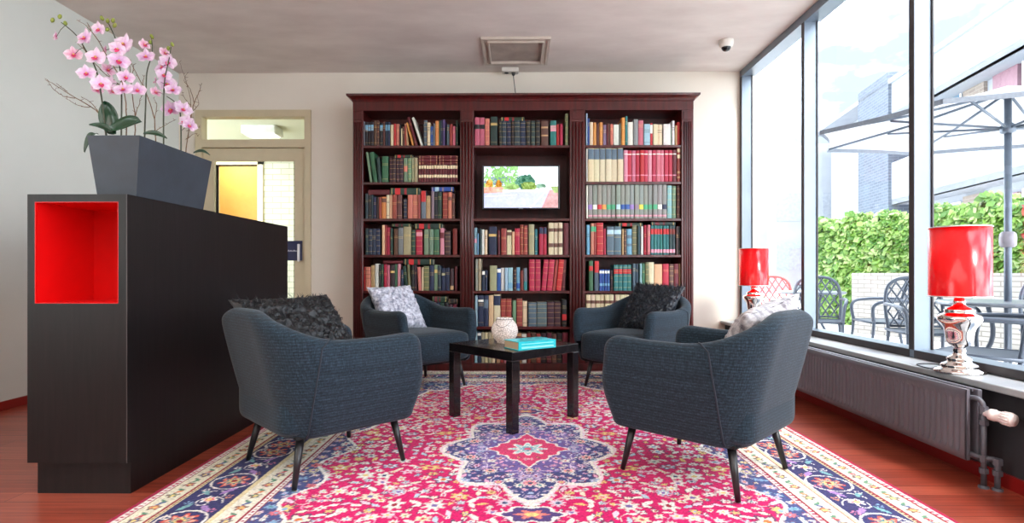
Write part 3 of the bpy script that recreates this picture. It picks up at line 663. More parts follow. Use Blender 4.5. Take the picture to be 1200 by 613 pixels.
# ================================================================ ARMCHAIRS
def upath(w, yf, yb, rc, espts):
    """half-U outline from the right front end round the back to the left front end -> [(x,y,nx,ny,e,sc)]"""
    pts = []
    L = yf+yb-rc
    for e in espts:                      # side, e = fraction or metres from the front
        pts.append((w, yf-e*L, 1, 0, e*L, .5*e))
    nc = 9
    for k in range(1, nc+1):
        a = PI/2*k/nc; pts.append((w-rc+rc*math.cos(a), -yb+rc-rc*math.sin(a), math.cos(a), -math.sin(a), 9, .5+.3*k/nc))
    for k in range(1, 7):
        t = k/6; pts.append(((w-rc)*(1-t), -yb, 0, -1, 9, .8+.2*t))
    mir = [(-x, y, -nx, ny, e, s) for (x, y, nx, ny, e, s) in pts[:-1]][::-1]
    return pts+mir
ES = [0, .006, .02, .045, .08, .12, .17, .23, .3, .38, .46, .54, .62, .7, .78, .86, .93, 1]
Z0, ARM, BACK = .205, .598, .725
def chair_parts():
    def ofs(t):
        w = .290+.062*math.sin(t*PI/2); yb = .275+.105*t; yf = .305+.022*math.sin(PI*min(1, t*1.1)); rc = .13+.06*t
        return w, yf, yb, rc
    th = .078
    NJ = [('b', -.05), ('b', -.02), ('b', -.006)]
    outer_t = [.0, .12, .25, .4, .55, .7, .85, 1.0]
    base = [upath(*ofs(t), ES) for t in outer_t]
    n = len(base[0]); rows = []
    top = base[-1]
    for i in range(n):
        x, y, nx, ny, e, s = top[i]
        rim = ARM+(BACK-ARM)*smoothstep(.36, .90, s)
        rim += .012*smoothstep(.25, 0, s)
        rt = .085; k = 1.0; kb = 0
        if e < rt: q = 1-math.sqrt(max(0, 1-(1-e/rt)**2)); rim -= rt*.8*q
        re = .045
        if e < re: k = math.sqrt(max(0, 1-(1-e/re)**2))
        if e < .06: kb = .035*(1-math.sqrt(max(0, 1-(1-e/.06)**2)))
        r = th/2
        prof = []   # (offset along the normal relative to the outer surface at height t, t, z)
        prof += [(-.05, 0, Z0+kb), (-.022, 0, Z0+kb), (-.008, 0, Z0+.008+kb)]
        for t in outer_t[:-1]:
            prof.append((0, t, Z0+.028+kb+(rim-r-Z0-.028-kb)*t))
        for a in range(0, 181, 22):
            an = math.radians(a); prof.append((-r+r*math.cos(an), 1, rim-r+r*math.sin(an)))
        for zz in (.75, .5, .25, 0):
            z = .36+(rim-r-.36)*zz; t = max(0, (z-Z0)/(rim-r-Z0)); prof.append((-th-.004*(1-zz), t, z))
        row = []
        for (o_, t, z) in prof:
            tt = t*7; a = 0
            # interpolate between levels
            idx = min(range(len(outer_t)), key=lambda q: abs(outer_t[q]-t))
            lo = max([q for q in range(len(outer_t)) if outer_t[q] <= t+1e-9]); hi = min(lo+1, len(outer_t)-1)
            f = 0 if hi == lo else (t-outer_t[lo])/(outer_t[hi]-outer_t[lo])
            A, B = base[lo][i], base[hi][i]
            px, py = A[0]*(1-f)+B[0]*f, A[1]*(1-f)+B[1]*f
            off = -r+(o_+r)*k
            row.append((px+nx*off, py+ny*off, z))
        rows.append(row)
    m = len(rows[0]); vs = [p for r_ in rows for p in r_]
    fs = [(i*m+j, (i+1)*m+j, (i+1)*m+j+1, i*m+j+1) for i in range(n-1) for j in range(m-1)]
    shell = MB(); shell.add(vs, fs, (1, 1, 1), True)
    # seams at the back corners: index of mid corner
    ci = len(ES)+5
    seams = []
    for idx in (ci, n-1-ci):
        seam = MB(); seams.append(seam)
        left = idx > n/2; ss = [r_[5] for r_ in top]; half = n//2; pts = []
        for j in range(2, 17):
            q = (j-2)/14; sv = .60-.17*min(1, q*1.15)
            i0 = max(k for k in range(half) if ss[k] <= sv); f = (sv-ss[i0])/(ss[i0+1]-ss[i0])
            ia, ib = (n-1-i0, n-2-i0) if left else (i0, i0+1)
            P = Vector(rows[ia][j])*(1-f)+Vector(rows[ib][j])*f
            nn = Vector((base[3][ia][2], base[3][ia][3], 0)); pts.append(P+nn*.001)
        seam.tube(pts, .0035, 6)
    return shell, seams
def seat_mesh():
    m = MB(); bm = bmesh.new(); bmesh.ops.create_cube(bm, size=1)
    bmesh.ops.subdivide_edges(bm, edges=bm.edges[:], cuts=7, use_grid_fill=True)
    x0, x1, y0, y1, z0, z1, r = -.272, .272, -.30, .322, .212, .432, .045
    for v in bm.verts:
        p = Vector((((x0+x1)/2+v.co.x*(x1-x0)), ((y0+y1)/2+v.co.y*(y1-y0)), ((z0+z1)/2+v.co.z*(z1-z0))))
        c = Vector((max(x0+r, min(x1-r, p.x)), max(y0+r, min(y1-r, p.y)), max(z0+r, min(z1-r, p.z))))
        d = p-c
        if d.length > 1e-6 and sum(abs(q) > 1e-6 for q in d) > 1: p = c+d.normalized()*r
        if p.z > z1-.02: p.z += .012*(1-(p.x/.3)**2)
        if p.y > y1-.05: p.y += .006*math.sin(PI*(p.z-z0)/(z1-z0))
        v.co = p
    bm.verts.index_update()
    m.add([tuple(v.co) for v in bm.verts], [[v.index for v in f.verts] for f in bm.faces], (1, 1, 1), True); bm.free()
    return m
def make_chair():
    c = thing('armchair', '', 'armchair')
    shell, seams = chair_parts()
    o = shell.build('upholstered_shell', FABRIC, c, merge=True)
    sb = o.modifiers.new('smooth', 'SUBSURF'); sb.levels = 1; sb.render_levels = 1
    o = seat_mesh().build('seat', FABRIC, c); sb = o.modifiers.new('smooth', 'SUBSURF'); sb.levels = 1; sb.render_levels = 1
    dpm = M('dark piping', (34, 42, 52), .8)
    for seam in seams: seam.build('seam_piping', dpm, c)
    MB().rbox(-.255, .255, -.24, .27, .206, .222, .006, 2).build('underside', M('black lining', (18, 18, 20), .9), c)
    for sx_, sy_ in ((-1, -1), (1, -1), (-1, 1), (1, 1)):
        MB().tube([(sx_*.215, sy_*.215+.01, .215), (sx_*.252, sy_*.252+.005, .016)], [.018, .0105], 14).build('leg', LEGM, c)
    return c
RZ = .012      # rug thickness
ch_ = make_chair()
A_ = ch_; A_.location = (-.88, 2.525, 0); A_.rotation_euler = (0, 0, math.radians(-45)); A_['label'] = 'slate blue tub armchair nearest the black cabinet, seen from behind, black plush cushion'
B_ = dup(ch_, (.82, 2.425, 0), math.radians(46), 'slate blue tub armchair nearest the radiator, back towards the window')
C_ = dup(ch_, (-.76, 4.225, 0), math.radians(225), 'slate blue tub armchair before the left bookcase bay with silver cushion')
D_ = dup(ch_, (.875, 4.2, 0), math.radians(135), 'slate blue tub armchair before the right bookcase bay with black shaggy cushion')
for o in (A_, B_, C_, D_): o['group'] = 'tub armchairs around the coffee table'

# cushions ------------------------------------------------------------------
def cushion(name, label, size, thick, mat, loc, rot, amp, fs_, shag=0, seed=1, mode='crush', asp=1.0):
    N = 72; vs = []; cols = []
    for side in (1, -1):
        for j in range(N+1):
            for i in range(N+1):
                u = i/N*2-1; v_ = j/N*2-1
                prof = ((1-abs(u)**3.0)*(1-abs(v_)**3.0))**.55
                pin = 1-.10*(1-abs(u)**2)*abs(v_)**6-.0; pin2 = 1-.10*(1-abs(v_)**2)*abs(u)**6
                p = Vector((u*size/2*pin2, v_*size*asp/2*pin, side*thick/2*prof))
                nv = Vector((p.x*fs_+seed*7, p.y*fs_, p.z*fs_+seed))
                if mode == 'crush':
                    k = abs(noise.noise(nv))+.5*abs(noise.noise(nv*2.3)); k = 1-min(1, k*1.5)
                else:
                    k = noise.noise(nv)+.6*noise.noise(nv*2.6)
                d = amp*(k-.4)*(.25+.75*min(1, prof*2))
                p.z += side*d
                if abs(u) < .999 and abs(v_) < .999: p.x += .5*amp*noise.noise(nv*1.7+Vector((5, 5, 5))); p.y += .5*amp*noise.noise(nv*1.7+Vector((9, 1, 5)))
                vs.append(p)
    fs = []
    for s in range(2):
        o_ = s*(N+1)**2
        for j in range(N):
            for i in range(N):
                q = (o_+j*(N+1)+i, o_+j*(N+1)+i+1, o_+(j+1)*(N+1)+i+1, o_+(j+1)*(N+1)+i); fs.append(q if s == 0 else q[::-1])
    m = MB(); m.add(vs, fs, (1, 1, 1), True)
    if shag:
        rr = random.Random(seed)
        for k in range(shag):
            s = rr.choice((0, 0, 0, 1)) if mode != 'both' else rr.choice((0, 1)); i = rr.randrange(1, N); j = rr.randrange(1, N)
            p = vs[s*(N+1)**2+j*(N+1)+i]; nrm = Vector((rr.uniform(-1, 1), rr.uniform(-1, 1), (1 if s == 0 else -1)*rr.uniform(.3, .9))).normalized()
            tx = Vector((rr.uniform(-1, 1), rr.uniform(-1, 1), 0)).normalized()*rr.uniform(.0015, .003); L = rr.uniform(.014, .028)
            dr = Vector((.3, -.6, 0))*L
            a, b_ = p-tx, p+tx; c_ = p+nrm*L*.6; d_ = p+nrm*L*.8+dr
            m.add([a, b_, c_+tx*.8, c_-tx*.8, d_], [(0, 1, 2, 3), (3, 2, 4)], (1, 1, 1), True)
    o = m.build(name, mat, None, loc, None)
    o.rotation_euler = rot
    return tag(o, label, 'cushion')
def cush_rot(fz, lean, spin):
    """face normal (+Z) turned to heading fz, leaning back; spin about the normal"""
    return (Matrix.Rotation(fz, 3, 'Z') @ Matrix.Rotation(-(PI/2-lean), 3, 'X') @ Matrix.Rotation(spin, 3, 'Z')).to_euler()
def plush(name, c1, c2, sheen, rough=.6, scale=60):
    m, nt, b, out = newmat(name); f = noise_tex(nt, coords(nt), scale, 4, .6)
    nt.links.new(ramp(nt, f, [(.35, lin(c1)), (.68, lin(c2))]), b.inputs['Base Color']); b.inputs['Roughness'].default_value = rough
    b.inputs['Sheen Weight'].default_value = sheen; bump(nt, b, f, .5, .006); return m
BLKP = plush('black plush', (3, 4, 6), (12, 14, 19), .04, .45)
SHAG = plush('blue black shag', (4, 7, 12), (24, 34, 50), .06, .4, 40)
SILV = plush('silver crushed velvet', (112, 116, 134), (226, 226, 236), .3, .4, 34)
SILV2 = plush('grey patterned velvet', (104, 94, 100), (226, 218, 216), .3, .45, 26)
# normals: chair facing dir
cushion('cushion', 'black crushed plush cushion on the armchair beside the black cabinet', .60, .16, BLKP, (-1.005, 2.60, .572), cush_rot(math.radians(-113), math.radians(36), 0), .016, 26, 2600, 1, 'both', .76)
cushion('cushion', 'silver grey crushed velvet cushion on the armchair before the left bay', .40, .13, SILV, (-.93, 4.30, .60), cush_rot(math.radians(225), math.radians(33), math.radians(2)), .014, 24, 0, 2)
cushion('cushion', 'black shaggy cushion on the armchair before the right bookcase bay', .44, .14, SHAG, (1.03, 4.29, .60), cush_rot(math.radians(135), math.radians(35), math.radians(-3)), .016, 24, 5200, 3, 'fur')
cushion('cushion', 'grey patterned velvet cushion peeping over the armchair nearest the radiator', .48, .13, SILV2, (.99, 2.33, .585), cush_rot(math.radians(46), math.radians(30), math.radians(-10)), .014, 22, 0, 4, 'crush', .8)

# ================================================================ RUG
PXM = 250   # raster: pixels per metre on the quarter
RW, RL = 1.475, 2.15
nx_, ny_ = int(RW*PXM)+1, int(RL*PXM)+1
uu, vv_ = np.meshgrid(np.arange(nx_)/PXM, np.arange(ny_)/PXM)     # quarter: u from centre outward, v from centre outward
im = np.zeros((ny_, nx_, 3)); C3 = lambda *c: np.array(c, float)
CR, IV, NV, PKL, GR, TN, SKY, YE, DR, PU = C3(212, 0, 98), C3(242, 232, 222), C3(46, 50, 104), C3(236, 150, 186), C3(206, 208, 178), C3(196, 170, 124), C3(140, 176, 208), C3(236, 204, 128), C3(150, 18, 44), C3(128, 100, 170)
im[:] = CR
rg = np.random.RandomState(11)
def flower(cx, cy, r, n, cols, rot=0, squash=1.0, im_=None):
    """rings of colours from the outside in"""
    x0 = max(0, int((cx-r*1.3)*PXM)); x1 = min(nx_, int((cx+r*1.3)*PXM)+2); y0 = max(0, int((cy-r*1.3)*PXM)); y1 = min(ny_, int((cy+r*1.3)*PXM)+2)
    if x1 <= x0 or y1 <= y0: return
    X = uu[y0:y1, x0:x1]-cx; Y = (vv_[y0:y1, x0:x1]-cy)
    c_, s_ = math.cos(rot), math.sin(rot); X, Y = X*c_+Y*s_, (-X*s_+Y*c_)/squash
    rr = np.hypot(X, Y); th = np.arctan2(Y, X); lob = .78+.22*np.cos(n*th)
    sub = im[y0:y1, x0:x1]
    for k, col in enumerate(cols):
        f = 1-k/len(cols); l2 = lob if k < len(cols)-1 else 1
        sub[rr < r*f*l2] = col
def leaf(cx, cy, L, w, ang, col, edge=None):
    if edge is not None: _el(cx, cy, L+.004, w+.004, ang, edge)
    _el(cx, cy, L, w, ang, col)
def _el(cx, cy, L, w, ang, col):
    x0 = max(0, int((cx-L)*PXM)-1); x1 = min(nx_, int((cx+L)*PXM)+2); y0 = max(0, int((cy-L)*PXM)-1); y1 = min(ny_, int((cy+L)*PXM)+2)
    if x1 <= x0 or y1 <= y0: return
    X = uu[y0:y1, x0:x1]-cx; Y = vv_[y0:y1, x0:x1]-cy; c_, s_ = math.cos(ang), math.sin(ang)
    a = X*c_+Y*s_; b_ = -X*s_+Y*c_
    im[y0:y1, x0:x1][np.abs(b_-.25*w*np.sin(a/L*2)) < w*np.clip(1-(a/L)**2, 0, 1)] = col
def line(pts, w, col):
    for k in range(len(pts)-1):
        a, b_ = pts[k], pts[k+1]; n = max(2, int(math.hypot(b_[0]-a[0], b_[1]-a[1])*PXM*1.5))
        for q in range(n):
            t_ = q/n; x, y = a[0]*(1-t_)+b_[0]*t_, a[1]*(1-t_)+b_[1]*t_; i, j = int(x*PXM), int(y*PXM); h = max(0, int(w*PXM/2))
            if 0 <= i < nx_ and 0 <= j < ny_: im[max(0, j-h):j+h+1, max(0, i-h):i+h+1] = col
def spiral(cx, cy, r0, turns, dirn, ph, col, w=.006):
    pts = []
    for k in range(40):
        t_ = k/39; r = r0*(1-.82*t_); a = ph+dirn*turns*2*PI*t_; pts.append((cx+r*math.cos(a), cy+r*math.sin(a)))
    line(pts, w, col)
FW, FL = RW-.49, RL-.49
def field_scatter(n, sel, pal, rmin, rmax, seed):
    r_ = np.random.RandomState(seed); placed = []
    tries = 0
    while len(placed) < n and tries < n*60:
        tries += 1; x, y = r_.uniform(0, FW), r_.uniform(0, FL)
        i, j = min(nx_-1, int(x*PXM)), min(ny_-1, int(y*PXM))
        if not sel[j, i]: continue
        rad = r_.uniform(rmin, rmax)
        if any((x-a)**2+(y-b_)**2 < (.80*(rad+c_))**2 for a, b_, c_ in placed): continue
        placed.append((x, y, rad))
    for x, y, rad in placed:
        k = r_.randint(0, 10); ang = r_.uniform(0, 2*PI)
        if rad < rmin*1.5 and k < 5: leaf(x, y, rad*1.25, rad*.5, ang, pal[r_.randint(len(pal))], C3(120, 30, 70) if k < 2 else None)
        else:
            p = [pal[r_.randint(len(pal))] for _ in range(3)]
            cols = [C3(110, 60, 96) if k % 3 == 0 else p[0]*.9, p[0], p[1] if k % 2 else p[0]*.92, pal2[r_.randint(len(pal2))]]
            flower(x, y, rad, r_.choice([5, 6, 8]), cols, ang, r_.uniform(.55, 1))
palF = [IV, IV, IV, C3(244, 226, 200), C3(244, 200, 214), YE, C3(190, 206, 220), IV]
pal2 = [NV, CR, SKY, YE, C3(226, 120, 60), DR, PU, C3(90, 150, 150)]
# --- field scrolls then flowers
infield = (uu < FW) & (vv_ < FL)
for k in range(60):
    x, y = rg.uniform(.0, FW), rg.uniform(.5, FL); spiral(x, y, rg.uniform(.05, .13), rg.uniform(.6, 1.1), rg.choice([-1, 1]), rg.uniform(0, 6), C3(242, 160, 190) if k % 2 else C3(236, 200, 190), .004)
field_scatter(560, infield, palF, .017, .06, 5)
# --- corner spandrels
a_, b2 = FW-uu, FL-vv_
sv = a_/.62+b2/.95; ang = np.arctan2(b2/.95, a_/.62)
lobe = .93+.10*np.abs(np.sin(ang*5.0))+.10*np.cos(ang*4)
side_l = .10+.045*np.cos(vv_*2*PI/.42); end_l = .10+.04*np.cos(uu*2*PI/.36)
sp = infield & ((sv < lobe) | (a_ < side_l) | (b2 < end_l))
spin = infield & ((sv < lobe-.06) | (a_ < side_l-.018) | (b2 < end_l-.018))
im[sp] = IV; im[spin] = C3(70, 78, 130)
for k in range(34):
    x, y = rg.uniform(FW-.62, FW), rg.uniform(.1, FL)
    if spin[min(ny_-1, int(y*PXM)), min(nx_-1, int(x*PXM))]: spiral(x, y, rg.uniform(.04, .1), 1, rg.choice([-1, 1]), rg.uniform(0, 6), IV, .005)
field_scatter(230, spin, [IV, IV, C3(220, 190, 210), C3(236, 214, 160), SKY, C3(226, 120, 130)], .014, .045, 8)
# --- medallion
def med_mask(ax, ay, grow=0):
    th = np.arctan2(vv_/ay, uu/ax); r = np.sqrt((uu/ax)**2+(vv_/ay)**2)
    lob = .86+.10*np.abs(np.cos(th*4))+.06*np.cos(th*8)-.05*np.sin(2*th)**2
    return r < lob+grow
md = med_mask(.405, .62, .035); im[md] = C3(246, 214, 222); md = med_mask(.405, .62, .01); im[md] = IV
mi = med_mask(.405, .62, -.04); im[mi] = C3(62, 68, 124)
ml_ = med_mask(.30, .43); im[ml_] = C3(112, 92, 160)
for k in range(26):
    x, y = rg.uniform(0, .38), rg.uniform(0, .58)
    if mi[int(y*PXM), int(x*PXM)]: spiral(x, y, rg.uniform(.03, .07), 1.1, rg.choice([-1, 1]), rg.uniform(0, 6), C3(226, 206, 226), .004)
field_scatter(90, mi, [IV, C3(214, 190, 220), C3(180, 196, 222), C3(232, 170, 200), IV], .012, .032, 9)
for (x, y, r) in ((.0, .44, .05), (.17, .30, .04), (.27, .12, .045), (0, .29, .035), (.13, .43, .03)): flower(x, y, r, 8, [NV, IV, C3(230, 110, 150), YE, NV])
dm = np.abs(uu)/.185+np.abs(vv_)/.235
lobd = 1+.06*np.cos(np.arctan2(vv_, uu)*12)
im[dm < lobd+.08] = IV; im[dm < lobd] = C3(222, 60, 110)
field_scatter(24, dm < .9, [IV, C3(246, 190, 200), C3(240, 150, 120)], .012, .024, 21)
flower(0, 0, .10, 8, [C3(250, 240, 236), C3(150, 205, 205), IV, C3(120, 170, 190), C3(230, 90, 120)])
# pendants on the long axis
for (cy, ax, ay) in ((.735, .125, .075), (.87, .05, .05)):
    r = np.sqrt((uu/ax)**2+((vv_-cy)/ay)**2); lob = .9+.12*np.cos(6*np.arctan2((vv_-cy)/ay, uu/ax))
    im[r < lob] = IV; im[r < lob-.14] = C3(84, 60, 120); im[r < lob-.5] = C3(240, 130, 120); im[r < .2] = YE
line([(0, .62), (0, .68)], .02, IV)
# --- borders
d_ = np.minimum(RW-uu, RL-vv_); bord = d_ < .49; im[bord] = GR
onx = (RW-uu) < (RL-vv_)            # side border
s_ = np.where(onx, vv_, uu)         # running coordinate
def band(a, b_, c): im[(d_ >= a) & (d_ < b_)] = c
band(0, .022, C3(170, 16, 66)); band(.022, .047, IV)
im[(d_ > .028) & (d_ < .041) & ((s_*100 % 2.4) < 1)] = C3(190, 60, 90)
band(.047, .053, DR); band(.053, .135, C3(232, 224, 200)); band(.135, .14, DR); band(.14, .158, C3(224, 206, 160)); band(.158, .163, NV)
im[(d_ > .144) & (d_ < .154) & ((s_*100 % 2.0) < .9)] = C3(120, 60, 60)
band(.163, .345, C3(48, 46, 96)); band(.345, .350, IV); band(.35, .365, C3(224, 206, 160)); band(.365, .37, DR); band(.37, .455, C3(236, 226, 206)); band(.455, .46, DR)
band(.46, .482, IV); im[(d_ > .465) & (d_ < .478) & ((s_*100 % 2.4) < 1.1)] = C3(170, 60, 90); band(.482, .49, DR)
def border_stamps(d0, step, fn, ph=0):
    k = 0
    y = ph
    while y < RL-d0: fn(RW-d0, y, PI/2, k); y += step; k += 1
    x = ph; k = 0
    while x < RW-d0: fn(x, RL-d0, 0, k); x += step; k += 1
GC = [C3(200, 60, 80), C3(110, 150, 120), C3(226, 130, 80), C3(90, 100, 150)]
def guard(x, y, a, k):
    flower(x, y, .026, 5, [C3(120, 90, 80), GC[k % 4], YE], k)
    dx, dy = math.cos(a), math.sin(a); leaf(x+dx*.055, y+dy*.055, .024, .008, a+.7, C3(96, 140, 110)); leaf(x+dx*.075, y+dy*.075, .022, .007, a-.8, GC[(k+2) % 4])
for g in (.094, .413): border_stamps(g, .11, guard, .03)
def main(x, y, a, k):
    dx, dy = math.cos(a), math.sin(a); ox_, oy_ = -dy, dx
    if k % 2 == 0:
        for (rr_, c_) in ((.088, IV), (.080, C3(48, 46, 96))): flower(x, y, rr_, 4, [c_], a+PI/4, 1)
        flower(x, y, .064, 8, [C3(216, 90, 70), C3(236, 176, 150), C3(60, 120, 130), YE, DR], k)
    else:
        for sg_ in (-1, 1):
            spiral(x+dx*.03*sg_, y+dy*.03*sg_, .062, 1.0, sg_, a+PI/2*sg_, IV, .006); leaf(x+dx*.08*sg_+ox_*.03, y+dy*.08*sg_+oy_*.03, .04, .012, a+.6*sg_, C3(170, 130, 190)); leaf(x+dx*.07*sg_-ox_*.05, y+dy*.07*sg_-oy_*.05, .035, .011, a-.5*sg_, C3(120, 170, 170))
        flower(x, y, .034, 6, [IV, C3(226, 80, 110), YE], k)
border_stamps(.254, .185, main, .06)
def extra(x, y, a, k):
    dx, dy = math.cos(a), math.sin(a); o_ = .062*(1 if k % 2 else -1); flower(x-dy*o_, y+dx*o_, .017, 5, [[IV, C3(230, 150, 110), SKY, C3(226, 130, 160)][k % 4], NV], k)
border_stamps(.254, .062, extra, .03)
im *= (1+.07*rg.randn(ny_, nx_, 1)); im = np.clip(im, 0, 255)
# --- grid
RCX, RCY = .052, 2.71
gxs = np.arange(-RW, RW+.001, .005)
gys = np.concatenate([np.arange(-RL, 1.80-RCY, .03), np.arange(1.80-RCY, 3.8-RCY, .005), np.arange(3.8-RCY, RL+.004, .009)])
gys[-1] = RL
GX_, GY_ = np.meshgrid(gxs, gys)
ii = np.clip((np.abs(GX_)*PXM).round().astype(int), 0, nx_-1); jj = np.clip((np.abs(GY_)*PXM).round().astype(int), 0, ny_-1)
colr = im[jj, ii].reshape(-1, 3)
zz = np.full(GX_.shape, .011)+.0006*rg.randn(*GX_.shape); zz[:, 0] = 0; zz[:, -1] = 0; zz[0] = 0; zz[-1] = 0
co = np.stack([GX_, GY_, zz], -1).reshape(-1, 3)
ny2, nx2 = GX_.shape
idx = (np.arange(ny2-1)[:, None]*nx2+np.arange(nx2-1)[None]).ravel()
quads = np.stack([idx, idx+1, idx+nx2+1, idx+nx2], -1)
me = bpy.data.meshes.new('rug'); me.vertices.add(len(co)); me.vertices.foreach_set('co', co.astype(np.float32).ravel())
me.loops.add(quads.size); me.loops.foreach_set('vertex_index', quads.astype(np.int32).ravel())
me.polygons.add(len(quads)); me.polygons.foreach_set('loop_start', np.arange(0, quads.size, 4, dtype=np.int32)); me.update(calc_edges=True); me.validate()
at_ = me.color_attributes.new('Col', 'FLOAT_COLOR', 'POINT'); c = colr/255.0; c = np.where(c <= .04045, c/12.92, ((c+.055)/1.055)**2.4)
at_.data.foreach_set('color', np.concatenate([c, np.ones((len(c), 1))], 1).astype(np.float32).ravel())
me.materials.append(vcol_mat('rug wool', .85, var=.1, bs=160, bmp=.4, sheen=.08, spec=.2))
rug = bpy.data.objects.new('rug', me); COL.objects.link(rug); rug.location = (RCX, RCY, 0)
tag(rug, 'large crimson rug with navy medallion and floral borders under the seating', 'rug')
fr = MB(); 
for k in range(420):
    x = -RW+.01+k*(2*RW-.02)/419; j = R.uniform(-.004, .004)
    fr.add([(x-.0025, RL-.002, .006), (x+.0025, RL-.002, .006), (x+.0025+j, RL+.055, .002), (x-.0025+j, RL+.055, .002)], [(0, 1, 2, 3)])
fo = fr.build('fringe', M('cream fringe', (236, 226, 210), .9, .15, scale=(90, 90, 90)), rug)
# ================================================================ TABLE LAMPS
def shade_mat():
    m, nt, b, out = newmat('glowing red shade')
    f = noise_tex(nt, coords(nt), 6)
    nt.links.new(ramp(nt, f, [(.3, lin((202, 0, 10))), (.7, lin((212, 0, 12)))]), b.inputs['Base Color'])
    b.inputs['Roughness'].default_value = .22; b.inputs['Coat Weight'].default_value = .4; b.inputs['Coat Roughness'].default_value = .12
    b.inputs['Emission Color'].default_value = (*lin((228, 0, 8)), 1); b.inputs['Emission Strength'].default_value = .16
    t = nt.nodes.new('ShaderNodeBsdfTranslucent'); t.inputs[0].default_value = (*lin((255, 24, 12)), 1)
    mx = nt.nodes.new('ShaderNodeMixShader'); mx.inputs[0].default_value = .15
    nt.links.new(b.outputs[0], mx.inputs[1]); nt.links.new(t.outputs[0], mx.inputs[2]); nt.links.new(mx.outputs[0], out.inputs[0])
    return m
SHADE = shade_mat(); LPS = M('pale metal trim', (230, 226, 222), .25, .03, metal=.6)
BULB = M('lit bulb', (255, 170, 90), .4, 0, emit=12)
def make_lamp(label, loc):
    l = thing('table_lamp', label, 'lamp', loc, 0, 'red table lamps on the window sill')
    pr = [(0, 0), (.098, 0), (.1, .006), (.092, .014), (.074, .02), (.07, .026), (.074, .032), (.066, .04), (.05, .046), (.045, .054), (.05, .062), (.043, .07), (.028, .078), (.022, .09), (.026, .1), (.022, .108),
          (.026, .116), (.042, .125), (.05, .14), (.054, .16), (.056, .185), (.062, .205), (.074, .222), (.084, .238), (.086, .25), (.08, .262), (.06, .270), (.056, .278), (.06, .285), (.05, .294), (.03, .302), (.022, .312), (.024, .325), (.02, .335), (.014, .345), (0, .347)]
    MB().lathe([(r*1.0, z) for r, z in pr], 40).build('base', CHROME, l)
    MB().lathe([(.1175, .348), (.1175, .664), (.1155, .664), (.1155, .348), (.1175, .348)], 48).build('lamp_shade', SHADE, l)
    rm = MB()
    for z in (.348, .664): rm.tube([(.1178*math.cos(k*PI/24), .1178*math.sin(k*PI/24), z) for k in range(48)], .003, 6, closed=True)
    for k in range(3): a = k*2*PI/3; rm.tube([(0, 0, .64), (.116*math.cos(a), .116*math.sin(a), .655)], .0018, 5)
    rm.tube([(0, 0, .34), (0, 0, .645)], .004, 6)
    rm.build('shade_ring', LPS, l)
    MB().lathe([(0, .43), (.012, .43), (.016, .45), (.028, .475), (.03, .495), (.022, .52), (0, .53)], 16).build('bulb', BULB, l)
    ld = bpy.data.lights.new('bulb_light', 'POINT'); ld.energy = 2.2; ld.color = (1, .72, .45); ld.shadow_soft_size = .035
    lo = bpy.data.objects.new('bulb_light', ld); COL.objects.link(lo); lo.parent = l; lo.location = (0, 0, .56)
    return l
L1 = make_lamp('red cylindrical shade lamp with silver baluster base beside the radiator valve end', (2.03, 2.565, .415))
L2 = dup(L1, (2.03, 4.78, .415), 0, 'red cylindrical shade lamp in the far window corner by the back wall')
cab = M('black flex', (20, 20, 22), .5)
tag(MB().tube(curve_pts([(1.955, 2.62, .419), (1.95, 2.68, .419), (1.975, 2.76, .419), (2.04, 2.78, .419), (2.10, 2.72, .419), (2.12, 2.6, .419), (2.12, 2.2, .419), (2.12, 1.6, .419)], 6), .003, 6).build('lamp_cord', cab), 'black lamp cord curling on the sill beside the larger red lamp', 'cord')

# ================================================================ RADIATOR
RADM = M('anthracite grey radiator enamel', (98, 96, 104), .35, .05)
rad = thing('radiator', 'long low ribbed grey radiator under the window', 'radiator', (0, 0, 0))
y0, y1, z0, z1, X = 2.30, 4.62, .098, .39, 1.842
pitch = 1/30; nyr = int((y1-y0)/.0042); zs_ = [0, .012, .03, .036, .042, .05, .14, .235, .243, .249, .255, .275, .287, .292]
vs = []
for j, z in enumerate(zs_):
    for i in range(nyr+1):
        y = y0+(y1-y0)*i/nyr; dpt = 0
        e = min(y-y0, y1-y)
        if e > .02 and .03 < z < .255:
            ph = ((y-y0-.02) % pitch)/pitch; g = math.exp(-((ph-.5)/.2)**2)
            end = min(1, min(z-.03, .255-z)/.014); dpt = .009*g*end
        edge = .008*(1-min(1, z/.012)) if z < .012 else (.008*(1-min(1, (.292-z)/.012)) if z > .28 else 0)
        vs.append((X+dpt+edge, y, z0+z))
fs = [(j*(nyr+1)+i, j*(nyr+1)+i+1, (j+1)*(nyr+1)+i+1, (j+1)*(nyr+1)+i) for j in range(len(zs_)-1) for i in range(nyr)]
p = MB(); p.add(vs, fs, (1, 1, 1), True); p.box(X+.009, X+.022, y0, y1, z0+.001, z1-.001)
p.build('front_panel', RADM, rad)
MB().rbox(1.895, 1.915, y0-.0, y1, z0, z1, .004, 2).build('back_panel', RADM, rad)
g = MB(); g.box(X+.022, X+.028, y0+.02, y1, z1-.012, z1-.002); g.box(1.888, 1.894, y0+.02, y1, z1-.012, z1-.002)
k = y0+.03
while k < y1-.01: g.box(X+.022, 1.895, k, k+.004, z1-.010, z1-.004); k += .014
g.build('top_grille', RADM, rad)
cv = MB(); k = y0+.06
while k < y1-.03: cv.box(X+.024, 1.893, k, k+.003, z0+.02, z1-.02); k += .02
cv.build('convector_fins', M('dark convector', (50, 50, 54), .5), rad)
PIPE = M('grey painted pipe', (84, 84, 92), .4, .08)
pp = MB(); px_ = 1.888; ya = 2.262
pp.tube(curve_pts([(1.872, y0+.02, .355), (1.873, y0-.005, .358), (1.878, y0-.022, .357), (1.885, ya+.006, .345), (px_, ya, .32), (px_, ya, .29)], 5), .010, 12)
pp.tube([(px_, ya, .32), (px_, ya, .0)], .0105, 12)
